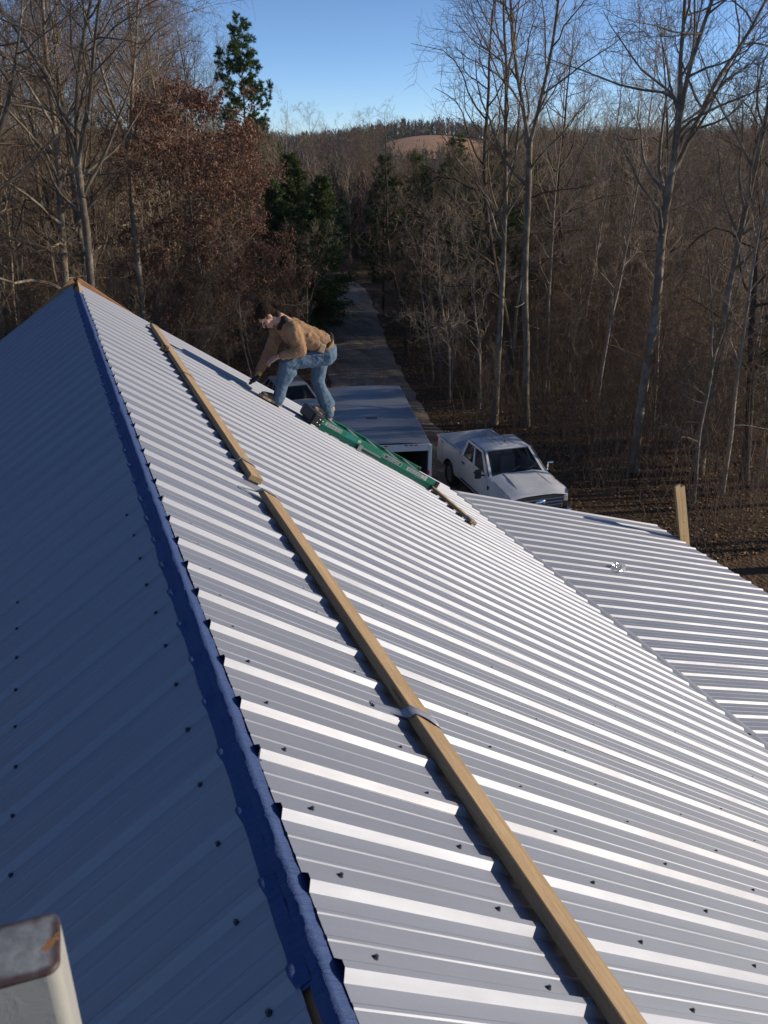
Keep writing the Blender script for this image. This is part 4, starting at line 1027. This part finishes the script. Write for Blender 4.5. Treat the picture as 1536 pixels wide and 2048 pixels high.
def pine_tree(seed, H=18, Rt=.18, first=.35, width=.17, tufts=1.0, dense=.55):
    r = random.Random(seed); T = MB(); L = MB()
    pts, rs = grow(r, Vector((0, 0, -.2)), Vector((0, 0, 1)), H, Rt, 16, .02, .02, .06); rs[0] *= 1.3
    T.tube(pts, rs, 8, False)
    t = first
    while t < .985:
        nw = r.randint(3, 5); a0 = r.uniform(0, 6.28)
        for k in range(nw):
            p, d, rr = along(pts, rs, min(.99, t + r.uniform(-.01, .01)))
            u = (t - first) / (1 - first); ln = H * width * (1.05 - u) ** .7 * min(1, .45 + u * 3.5) * r.uniform(.55, 1.15) + .25
            a = a0 + 6.28 * k / nw + r.uniform(-.4, .4); el = -.05 + u * .65 + r.uniform(-.2, .2)
            b, br = grow(r, p, Vector((math.cos(a) * math.cos(el), math.sin(a) * math.cos(el), math.sin(el))), ln, .012 + .011 * ln, 5, .10, .09, .2)
            T.tube(b, br, 4, False)
            ends = []
            for j in range(int(3 + ln * 4.5 * dense * 1.6)):
                p2, d2, r2 = along(b, br, r.uniform(.28, 1.0))
                c = p2 + side_dir(r, d2, R(r.uniform(30, 75)), r.uniform(0, 6.28)) * r.uniform(.1, .16 * ln + .22); ends.append((c, (c - p2).normalized()))
                T.tube([p2, c], [.009, .005], 3, False)
            ends.append((b[-1], (b[-1] - b[-2]).normalized()))
            for c, d2 in ends:
                for m in range(int(26 * tufts)):
                    dd = (d2 * .55 + rvec(r) * .62 + Vector((0, 0, .22))).normalized(); s0 = c - d2 * r.uniform(0, .16); w = dd.cross(rvec(r)).normalized() * .024; ln2 = r.uniform(.18, .32)
                    L.add([s0 - w, s0 + w, s0 + dd * ln2], [(0, 1, 2)])
        t += r.uniform(.022, .045) * (18 / H) ** .5
    return T, None, L

def cedar_tree(seed, H=9, Rt=.14, width=.26, n=9000):
    r = random.Random(seed); T = MB(); L = MB()
    pts, rs = grow(r, Vector((0, 0, -.2)), Vector((0, 0, 1)), H, Rt, 12, .02, .02, .06); rs[0] *= 1.3
    T.tube(pts, rs, 7, False); nb = int(H * 11)
    for i in range(nb):
        t = .08 + .90 * (i + r.random()) / nb; p, d, rr = along(pts, rs, t)
        ln = H * width * (1 - t) ** .75 * min(1, .6 + t * 2.2) * r.uniform(.55, 1.15) + .2; a = i * 2.4 + r.uniform(-.3, .3); el = -.12 + .6 * t + r.uniform(-.15, .15)
        b, br = grow(r, p, Vector((math.cos(a) * math.cos(el), math.sin(a) * math.cos(el), math.sin(el))), ln, .008 + .006 * ln, 4, .08, .04, .25)
        T.tube(b, br, 3, False)
        for j in range(int(n / nb * (.35 + 1.3 * (1 - t)))):
            u = r.uniform(.15, 1.0); p2, d2, r2 = along(b, br, u)
            q = p2 + rvec(r) * (.05 + .11 * ln * .35) ; dd = (d2 * .8 + rvec(r) * .5 + Vector((0, 0, -.18))).normalized(); w = dd.cross(rvec(r)).normalized() * r.uniform(.03, .06); l2 = r.uniform(.16, .34)
            L.add([q - w, q + dd * l2 * .5 - w * .8, q + dd * l2, q + dd * l2 * .5 + w], [(0, 1, 2, 3)])
    return T, None, L

PROTO = {}
def proto(key, res, bark, twig, leaf=None):
    T, K, L = res
    d = [('trunk', T.mesh(key + '_trunk'), M[bark])]
    if K is not None and K.f: d.append(('twigs' if L.f else 'crown', K.mesh(key + '_twigs'), M[twig]))
    if L.f: d.append(('crown', L.mesh(key + '_crown'), M[leaf]))
    for _, me, m in d: me.materials.append(m)
    PROTO[key] = d
def place(key, name, x, y, label, group=None, rz=0, sc=1.0, cat='tree', zs=None, tilt=(0, 0)):
    e = empty(name, (x, y, terrain(x, y))); e.rotation_euler = (tilt[0], tilt[1], rz); e.scale = (sc, sc, zs or sc)
    tag(e, label, cat, group)
    for nm_, me, m in PROTO[key]:
        o = bpy.data.objects.new(nm_, me); col.objects.link(o); o.parent = e
        if nm_ == 'twigs': o['kind'] = 'stuff'
    return e

proto('spread', bare_tree(101, 19, .24, .32, 3, 20, .26, 20, (42, 70), .27, .035, .10, 10, 10, (.02, 0), .03), 'bark', 'twig')
proto('spread2', bare_tree(102, 20, .22, None, 1, 0, .22, 30, (45, 75), .26, .03, .10, 10, 10, (-.02, 0), .03), 'bark', 'twig')
proto('tall', bare_tree(103, 20, .135, None, 1, 0, .34, 26, (32, 52), .20, .07, .075, 10, 10, (0, 0), .035), 'bark', 'twig')
proto('tall2', bare_tree(104, 21, .145, .52, 2, 11, .42, 24, (30, 52), .20, .07, .08, 10, 10, (.01, 0), .035), 'bark', 'twig')
proto('vfork', bare_tree(105, 20, .165, .50, 3, 19, .40, 25, (34, 60), .21, .06, .10, 10, 10, (.0, 0), .045), 'bark', 'twig')
proto('slim', bare_tree(106, 15, .085, None, 1, 0, .30, 20, (35, 58), .17, .06, .08, 8, 7, (.03, 0), .03), 'bark_pale', 'twig_pale')
proto('slim2', bare_tree(107, 13, .075, .40, 2, 14, .3, 18, (35, 60), .19, .05, .10, 8, 7, (-.04, 0), .04), 'bark', 'twig')
proto('dark', bare_tree(108, 17, .16, None, 1, 0, .25, 24, (40, 75), .22, .02, .13, 8, 7, (.05, 0), .05), 'bark_dark', 'twig')
proto('sapling', bare_tree(109, 5.5, .03, None, 1, 0, .2, 16, (30, 60), .24, .06, .14, 6, 5, (.05, 0), .05, dead=0), 'bark_pale', 'twig_pale')
proto('sapling2', bare_tree(110, 4.2, .026, .25, 3, 24, .15, 18, (30, 65), .26, .05, .15, 6, 5, (-.06, .04), .06, dead=0), 'bark', 'twig')
proto('oak', bare_tree(111, 14.5, .17, .25, 2, 9, .14, 34, (45, 80), .30, -.01, .10, 9, 6, (0, 0), .03, leaves=15, dead=1), 'bark', 'twig', 'oakleaf')
proto('smalloak', bare_tree(112, 7, .07, None, 1, 0, .12, 16, (45, 80), .32, 0, .11, 7, 5, (0, 0), .03, leaves=8, dead=0), 'bark', 'twig', 'oakleaf')
proto('pine', pine_tree(201, 21, .2, .34, .20, 1.25, 1.6), 'bark_dark', None, 'needle')
proto('youngpine', pine_tree(202, 12, .12, .20, .19, .8, .8), 'bark_dark', None, 'needle')
proto('youngpine2', pine_tree(203, 11, .11, .25, .18, .8, .75), 'bark_dark', None, 'needle')
proto('cedar', cedar_tree(301, 11, .16, .30, 26000), 'bark_dark', None, 'cedar')

# trees one can pick out in the photograph
place('vfork', 'bare_tree', 1.0, 33.3, 'big grey lichen-barked bare tree rising just behind the roof peak', rz=2.2, sc=1.02)
place('spread2', 'bare_tree', .2, 37.5, 'dark-trunked bare tree close left of the lichen-barked tree behind the peak', rz=.7)
place('tall2', 'bare_tree', 3.2, 37.9, 'straight bare tree between the roof peak and the russet-leaved oak', rz=1.1)
place('spread', 'bare_tree', -3.4, 33.0, 'wide-limbed bare tree at the left edge of the picture', rz=4.4)
place('oak', 'oak_tree', 6.2, 39.4, 'oak still full of russet brown dead leaves left of the driveway', rz=.4, sc=.86)
place('smalloak', 'oak_tree', 10.3, 42.0, 'low russet-leaved oak branching toward the driveway beside the dark cedar', rz=2.0, sc=.95)
place('pine', 'pine_tree', 14.4, 63.9, 'tall green pine standing above the russet oak against the sky', rz=.3, sc=.86)
place('cedar', 'cedar_tree', 15.0, 51.8, 'broad dark green cedar on the left side of the driveway', rz=.2, sc=.92)
place('cedar', 'cedar_tree', 12.6, 49.0, 'dark cedar half hidden behind the russet oak', rz=1.9, sc=.80)
place('dark', 'bare_tree', 17.2, 40.6, 'crooked dark bare tree on the right edge of the driveway', rz=2.6, sc=.72)
place('tall', 'bare_tree', 15.9, 28.3, 'tall straight bare tree behind the white pickup truck, nearest the driveway', rz=.8, sc=1.0)
place('tall2', 'bare_tree', 17.0, 27.6, 'tall bare tree with a double stem behind the white pickup cab', rz=2.7, sc=1.0)
place('slim', 'bare_tree', 21.5, 29.3, 'pale slender bare tree between the two big trees on the right', rz=1.3, sc=1.05)
place('vfork', 'bare_tree', 17.9, 21.7, 'large bare tree on the right splitting into a wide V', rz=3.45, sc=1.0)
place('tall', 'bare_tree', 19.9, 20.7, 'tall bare tree at the right edge of the picture', rz=4.0, sc=.98)
place('slim2', 'bare_tree', 18.0, 18.7, 'thin bent bare tree at the right edge behind the upright post', rz=.6, sc=.9)
place('slim', 'bare_tree', 19.3, 18.9, 'slender pale bare tree directly right of the upright post', rz=2.2, sc=.95)
place('dark', 'bare_tree', 20.9, 19.6, 'crooked dark bare tree in the right-hand corner of the woods', rz=1.2, sc=.9)
place('cedar', 'cedar_tree', 13.9, 47.2, 'full olive-green cedar nearest the left edge of the driveway', rz=4.0, sc=.82)
YP = ['leftmost young green pine right of the driveway', 'young green pine nearest the camera in the stand above the trailer', 'bushy young pine in the middle of the stand above the trailer', 'young green pine far back beside the driveway bend', 'tall young pine at the back of the stand above the trailer', 'short sparse young pine in front of the pine stand', 'rightmost young pine of the stand above the trailer']
for i, (x, y, k, s) in enumerate([(21.0, 47.2, 'youngpine', .84), (21.6, 43.4, 'youngpine2', .86), (23.9, 45.6, 'youngpine', .88), (20.0, 51.5, 'youngpine2', .90), (25.2, 50.4, 'youngpine', .92), (22.9, 40.4, 'youngpine2', .80), (27.5, 46.0, 'youngpine2', .88)]):
    place(k, 'pine_tree', x, y, YP[i], 'young pines right of the driveway', rz=i * 1.3, sc=s)

def az_d(x, y):
    dx, dy = x + .33, y + 1.1; return math.degrees(math.atan2(dx, dy)), math.hypot(dx, dy)
HT = dict(spread=19, spread2=20, tall=20, tall2=21, vfork=20, slim=15, slim2=13, dark=17, sapling=5.5, sapling2=4.2, pine=21, youngpine=12, youngpine2=11, oak=14.5, smalloak=7)
def cap_scale(key, x, y, sc):
    az, d = az_d(x, y); H = HT[key] * sc
    k = None
    if 10.6 < az <= 14.6: k = .012
    elif 14.6 < az < 20.5: k = .040
    elif 20.5 <= az < 22.4: k = .008 if d > 45 else -.02
    elif 22.4 <= az < 27.5 and d > 42: k = -.014
    if k is None: return sc
    cap = 10.67 + k * d - terrain(x, y)
    return sc if H <= cap else cap / HT[key]
taken = [(o.location.x, o.location.y) for o in bpy.data.objects if o.type == 'EMPTY' and o.get('category') == 'tree']
def free(x, y, m):
    if any((x - a) ** 2 + (y - b) ** 2 < m * m for a, b in taken): return False
    return True
fr = random.Random(21)
LOOK = dict(tall='tall straight', tall2='tall twin-stemmed', slim='slender pale-barked', slim2='slender low-forking', dark='crooked dark-barked', vfork='high-forking grey', spread='wide-limbed', spread2='many-limbed grey', youngpine='full green', youngpine2='sparse green', smalloak='russet-leaved', sapling='single-stemmed', sapling2='many-stemmed')
def describe(k, x, y, s, label):
    az = az_d(x, y)[0]
    for lim, w in ((-3, 'at the far left'), (2, 'left of the roof peak'), (6, 'right of the roof peak'), (10, 'left above the worker'), (14, 'right above the worker'), (18, 'over the end of the driveway'), (22, 'right of the driveway'), (26, 'above the trailer'), (30, 'left above the pickup'), (35, 'right above the pickup'), (40, 'above the upright post'), (99, 'at the far right')):
        if az < lim: break
    return '%s %s, %s' % (LOOK.get(k, 'grey'), label, w)
def fill(n, xr, yr, keys, label, group, m=1.9, ok=None, scr=(.8, 1.08), name='bare_tree'):
    c = 0; tries = 0
    while c < n and tries < n * 60:
        tries += 1; x, y = fr.uniform(*xr), fr.uniform(*yr)
        if in_drive(x, y, 1.6) or not free(x, y, m): continue
        if ok and not ok(x, y): continue
        k = fr.choice(keys); s = cap_scale(k, x, y, fr.uniform(*scr))
        if s < .35: continue
        taken.append((x, y)); c += 1
        place(k, name, x, y, describe(k, x, y, s, label), group, rz=fr.uniform(0, 6.28), sc=s, tilt=(fr.uniform(-.04, .04), fr.uniform(-.04, .04)))
left_ok = lambda x, y: x < path_x(y) - 2.6 and not (y < 39 and -6 < x < 8) and not (y < 47 and 3 < x < 15) and az_d(x, y)[0] > -12
right_ok = lambda x, y: x > path_x(y) + 2.8 and az_d(x, y)[0] < 49 and az_d(x, y)[1] > 33
fill(72, (-14, 16), (34, 68), ['tall', 'tall2', 'slim', 'slim', 'dark', 'slim2', 'spread2'], 'bare tree in the near woods', 'background trees left of the driveway', 1.7, left_ok)
fill(36, (-22, 24), (66, 105), ['tall', 'tall2', 'slim', 'spread', 'dark', 'vfork'], 'bare tree deep in the woods', 'far trees left of the driveway', 2.2, lambda x, y: x < path_x(y) - 3 and az_d(x, y)[0] > -13)
fill(56, (14, 60), (26, 50), ['slim', 'slim', 'slim2', 'slim', 'slim2', 'dark'], 'tree in the near woods', 'slender trees right of the driveway', 1.8, right_ok, (.75, 1.05))
fill(82, (18, 85), (38, 92), ['tall', 'tall2', 'slim', 'slim2', 'dark', 'vfork', 'slim'], 'bare tree in the wooded valley', 'valley trees right of the driveway', 2.2, lambda x, y: right_ok(x, y) and az_d(x, y)[1] > 46, (.5, .72))
fill(18, (12, 110), (85, 140), ['tall', 'tall2', 'slim', 'spread', 'vfork'], 'distant bare tree', 'far trees beyond the driveway', 2.6, lambda x, y: az_d(x, y)[0] < 50, (.62, .86))
fill(16, (20, 60), (44, 90), ['youngpine', 'youngpine2'], 'pine in the valley', 'distant pines in the valley', 2.5, lambda x, y: x > path_x(y) + 3 and az_d(x, y)[0] < 46, (.7, .95), 'pine_tree')
fill(6, (10, 40), (62, 95), ['smalloak'], 'small oak far back', 'small oaks by the far driveway', 2, lambda x, y: abs(x - path_x(y)) > 2.6 and az_d(x, y)[0] > 17.5, (.8, 1.1), 'oak_tree')
# woods beside the house that close in the yard and shade the drive
for i, (x, y) in enumerate([(-15, 4), (-16, 10), (-15, 16), (-17, 22), (-14, 27), (-20, 0), (-21, 13), (-22, 19), (-24, 7), (-19, 30), (-26, 26), (-13, -5), (-20, -9)]):
    place(['tall', 'spread', 'vfork', 'tall2', 'spread2'][i % 5], 'bare_tree', x, y, 'bare tree of the woods standing left of the house', 'trees left of the house', rz=i * 1.7, sc=.95 + .01 * (i % 7))
for i, (x, y) in enumerate([(28.5, 12.5), (33, 16), (38, 11.0), (23.2, 12.6), (25.8, 16.2)]):
    place(['tall', 'vfork', 'tall2', 'spread'][i % 4], 'bare_tree', x, y, 'bare tree standing beyond the parking spot right of the house', 'trees right of the parking spot', rz=i * 2.1, sc=.95)
for i, (x, y, k, s) in enumerate([(23.4, 20.6, 'youngpine', .62), (24.6, 22.4, 'youngpine2', .68), (27.0, 21.6, 'youngpine', .72)]):  # low pines added out of view to shade the trailer roof
    place(k, 'pine_tree', x, y, 'young pine added out of view right of the pickup to shade the trailer', 'pines added to shade the trailer', rz=i, sc=s)
for i, (x, y) in enumerate([(-13, 36), (-16, 43), (-20, 38), (-15, 51), (-23, 47), (-27, 40), (-21, 56), (-30, 50), (-18, 31), (-25, 33), (-17, 19), (-18, 8)]):  # evergreens added out of view to darken what the left slope reflects
    place('pine', 'pine_tree', x, y, 'unseen pine far left of the house, added to darken the roof reflection', 'unseen pines added left of the house', rz=i * 1.9, sc=.78 + .03 * (i % 5))
# saplings
c = 0
while c < 298:
    y = fr.uniform(19, 62); x = fr.uniform(-4, 46)
    if in_drive(x, y, .9) or (x < path_x(y) and y < 36) or az_d(x, y)[0] > 47 or (x < path_x(y) + 5 and y < 26) or not free(x, y, .6): continue
    if x < 16.4 and y < 25: continue
    c += 1; taken.append((x, y)); rt = x > path_x(y)
    kk = fr.choice(['sapling', 'sapling2']); ss = fr.uniform(.7, 1.75)
    place(kk, 'sapling', x, y, describe(kk, x, y, ss, ('tall' if ss > 1.25 else 'short') + ' leafless sapling ' + ('near the drive' if y < 36 else 'deep in the brush')), 'saplings right of the driveway' if rt else 'saplings left of the driveway', rz=fr.uniform(0, 6.28), sc=ss, cat='sapling', tilt=(fr.uniform(-.15, .15), fr.uniform(-.15, .15)))
# underbrush: uncountable stems
mb = MB(); ur = random.Random(77); c = 0
while c < 11000:
    y = ur.uniform(16, 85); x = ur.uniform(-12, 70)
    if in_drive(x, y, .7) or (x < path_x(y) and y < 34) or az_d(x, y)[0] > 48 or (x < 15.2 and y < 25): continue
    if mnoise.noise(Vector((x * .22, y * .22, 3))) < ur.uniform(-.5, .4): continue
    c += 1; h = ur.uniform(.5, 2.2) * (1 if ur.random() < .7 else 1.9); z = terrain(x, y); p = Vector((x, y, z - .03)); d = Vector((ur.gauss(0, .28), ur.gauss(0, .28), 1))
    q = p + d * h * .55; e = q + (d + rvec(ur) * .3) * h * .5
    w = Vector((ur.uniform(-1, 1), ur.uniform(-1, 1), 0)).normalized() * ur.uniform(.004, .009)
    w2 = Vector((-w.y, w.x, 0))
    mb.add([p - w, p + w, p + w2, q - w * .7, q + w * .7, q + w2 * .7, e], [(0, 1, 4, 3), (1, 2, 5, 4), (2, 0, 3, 5), (3, 4, 6), (4, 5, 6), (5, 3, 6)])
    for k in range(3):
        s0 = p.lerp(q, ur.uniform(.4, 1)); s1 = s0 + (rvec(ur) + Vector((0, 0, .5))) * h * .13
        mb.add([s0 - w * .4, s0 + w * .4, s1], [(0, 1, 2)])
c = 0
while c < 1500:
    y = ur.uniform(15.5, 36); x = ur.uniform(14.4, 30)
    if in_drive(x, y, 1.0) or az_d(x, y)[0] > 48 or (x < 15.4 and y < 24): continue
    if mnoise.noise(Vector((x * .3, y * .3, 23))) < ur.uniform(-.5, .3): continue
    c += 1; h = ur.uniform(.8, 3.2); p = Vector((x, y, terrain(x, y) - .03)); d = Vector((ur.gauss(0, .2), ur.gauss(0, .2), 1)); w0 = ur.uniform(.006, .014); pts = [p]
    for k in range(3): d = d + Vector((ur.gauss(0, .18), ur.gauss(0, .18), 0)); pts.append(pts[-1] + d.normalized() * h / 3)
    mb.tube(pts, [w0, w0 * .8, w0 * .5, w0 * .2], 3, False)
    for k in range(9):
        t_ = ur.uniform(.2, .98); i_ = min(2, int(t_ * 3)); s0 = pts[i_].lerp(pts[i_ + 1], t_ * 3 - i_); a = ur.uniform(0, 6.28); ln = h * ur.uniform(.12, .3) * (1.2 - t_); s1 = s0 + Vector((math.cos(a) * .8, math.sin(a) * .8, ur.uniform(.2, 1.0))) * ln; w = Vector((-math.sin(a), math.cos(a), .3)) * w0 * .35
        mb.add([s0 - w, s0 + w, s1], [(0, 1, 2)])
        for q_ in range(2):
            s2 = s0.lerp(s1, ur.uniform(.3, .9)); s3 = s2 + (rvec(ur) * .5 + Vector((0, 0, .35))) * ln * .5; mb.add([s2 - w * .6, s2 + w * .6, s3], [(0, 1, 2)])
c = 0
while c < 3000:
    y = 17 + 61 * ur.random() ** 1.15; x = ur.uniform(-10, 68)
    if in_drive(x, y, .8) or abs(x - path_x(y)) < 5.5 or (x < path_x(y) and y < 40) or az_d(x, y)[0] > 48 or (x < 16.4 and y < 25.5): continue
    if mnoise.noise(Vector((x * .16, y * .16, 13))) < ur.uniform(-.6, .3): continue
    c += 1; h = ur.uniform(2.0, 5.5); z = terrain(x, y); p = Vector((x, y, z - .03)); d = Vector((ur.gauss(0, .16), ur.gauss(0, .16), 1)); w0 = ur.uniform(.008, .020); pts = [p]
    for k in range(4): d = d + Vector((ur.gauss(0, .13), ur.gauss(0, .13), .05)); pts.append(pts[-1] + d.normalized() * h / 4)
    mb.tube(pts, [w0, w0 * .85, w0 * .65, w0 * .45, w0 * .2], 3, False)
    for k in range(11):
        t_ = ur.uniform(.25, .98); i_ = min(3, int(t_ * 4)); s0 = pts[i_].lerp(pts[i_ + 1], t_ * 4 - i_); a = ur.uniform(0, 6.28); ln = h * ur.uniform(.10, .26) * (1.2 - t_); s1 = s0 + Vector((math.cos(a) * .8, math.sin(a) * .8, ur.uniform(.2, 1.0))) * ln; w = Vector((-math.sin(a), math.cos(a), .3)) * w0 * .32
        mb.add([s0 - w, s0 + w, s1], [(0, 1, 2)])
        for q_ in range(3):
            s2 = s0.lerp(s1, ur.uniform(.3, .9)); s3 = s2 + (rvec(ur) * .5 + Vector((0, 0, .35))) * ln * .5; mb.add([s2 - w * .6, s2 + w * .6, s3], [(0, 1, 2)])
tag(mb.build('underbrush', M['twig']), 'tangle of thin brown underbrush stems on the woodland floor', 'underbrush', kind='stuff')
# fallen leaves
mb = MB(); lr = random.Random(78); c = 0
while c < 52000:
    y = 15 + 45 * lr.random() ** 1.5; x = lr.uniform(4, 34)
    if x / (y + 1) > 1.12 or (x < 9 and y < 30): continue
    dd = in_drive(x, y, -.3)
    if dd and lr.random() > (.30 + (.3 if abs(x - path_x(y)) < .35 else 0)): continue
    if mnoise.noise(Vector((x * .35, y * .35, 9))) < lr.uniform(-.7, .35): continue
    c += 1; z = terrain(x, y) + (.10 if dd else .02); p = Vector((x, y, z)); a = lr.uniform(0, 6.28); s = lr.uniform(.05, .12)
    u = Vector((math.cos(a), math.sin(a), lr.uniform(-.3, .5))) * s; w = Vector((-math.sin(a), math.cos(a), lr.uniform(-.4, .4))) * s * .5
    mb.add([p - u * .5, p + w * .6 + Vector((0, 0, lr.uniform(0, .03))), p + u * .5, p - w * .6], [(0, 1, 2, 3)])
tag(mb.build('leaf_litter', M['litterleaf']), 'fallen brown leaves covering the ground beside the gravel drive', 'leaves', kind='stuff')
# far woods on the hills: one mass
mb = MB(); mp = MB(); wr = random.Random(79); c = 0
while c < 13000:
    az = R(wr.uniform(-14, 52)); d = 88 + 590 * wr.random() ** 1.35; x, y = d * math.sin(az), d * math.cos(az)
    ad = math.degrees(az)
    if any(a0 - .2 < ad < a1 + .2 and d0 - 18 < d < d1 + 2 for a0, a1, d0, d1 in FIELDS): continue
    c += 1; z = terrain(x, y); H = wr.uniform(6.5, 10.5) * (1 if d > 200 else .85); s = 1 + d / 500
    side = Vector((math.cos(az), -math.sin(az), 0)); fw = Vector((math.sin(az), math.cos(az), 0))
    if wr.random() < .04 + (.16 if mnoise.noise(Vector((x * .012, y * .012, 6))) > .22 else 0):
        for k in range(7):
            t = k / 7; rr = H * .21 * (1 - t) + .3
            vs = [Vector((x, y, z + H * (t * .8 + .32)))]
            for j in range(7):
                a = j * .9 + k; vs.append(Vector((x + math.cos(a) * rr * wr.uniform(.7, 1.2), y + math.sin(a) * rr * wr.uniform(.7, 1.2), z + H * (t * .8 + .12) + wr.uniform(-.3, .3))))
            mp.add(vs, [(0, 1 + j, 1 + (j + 1) % 7) for j in range(7)])
        continue
    base = Vector((x, y, z)); w = .10 * s
    mb.add([base - side * w, base + side * w, base + Vector((0, 0, H))], [(0, 1, 2)])
    mb.add([base - fw * w, base + fw * w, base + Vector((0, 0, H))], [(0, 1, 2)])
    for k in range(15):
        t = wr.uniform(.22, .9); p = base + Vector((0, 0, H * t)); a = wr.uniform(0, 6.28); ln = H * wr.uniform(.16, .34) * (1.15 - t * .6)
        dd = Vector((math.cos(a) * .75, math.sin(a) * .75, wr.uniform(.4, 1.2))) * ln; ww = wr.uniform(.06, .13) * s
        mb.add([p - Vector((0, 0, ww)), p + side * ww + Vector((0, 0, ww)), p + dd], [(0, 1, 2)])
        q = p + dd * wr.uniform(.3, .7); d3 = (dd * .4 + rvec(wr) * ln * .3); mb.add([q - side * ww * .7, q + side * ww * .7, q + d3 + Vector((0, 0, ln * .2))], [(0, 1, 2)])
tag(mb.build('far_woods', M['twig']), 'distant leafless grey-brown woods covering the hills', 'woods', kind='stuff')
tag(mp.build('far_evergreens', M['cedar']), 'distant dark evergreens scattered over the hills', 'woods', kind='stuff')

# ------------------------------------------------------------------ thin winter haze
mb = MB(); mb.box((-950, -320, -22), (1150, 1420, 40)); hz_ = mb.build('haze', None)
hm = bpy.data.materials.new('haze_air'); hm.use_nodes = True; hn = hm.node_tree; hn.nodes.remove(hn.nodes['Principled BSDF'])
pv = hn.nodes.new('ShaderNodeVolumePrincipled'); pv.inputs['Color'].default_value = (.80, .88, 1.0, 1); pv.inputs['Density'].default_value = .00009; pv.inputs['Anisotropy'].default_value = .3
hn.links.new(pv.outputs[0], hn.nodes['Material Output'].inputs['Volume']); hz_.data.materials.append(hm); tag(hz_, 'thin pale winter haze in the valley air', 'haze', kind='stuff')
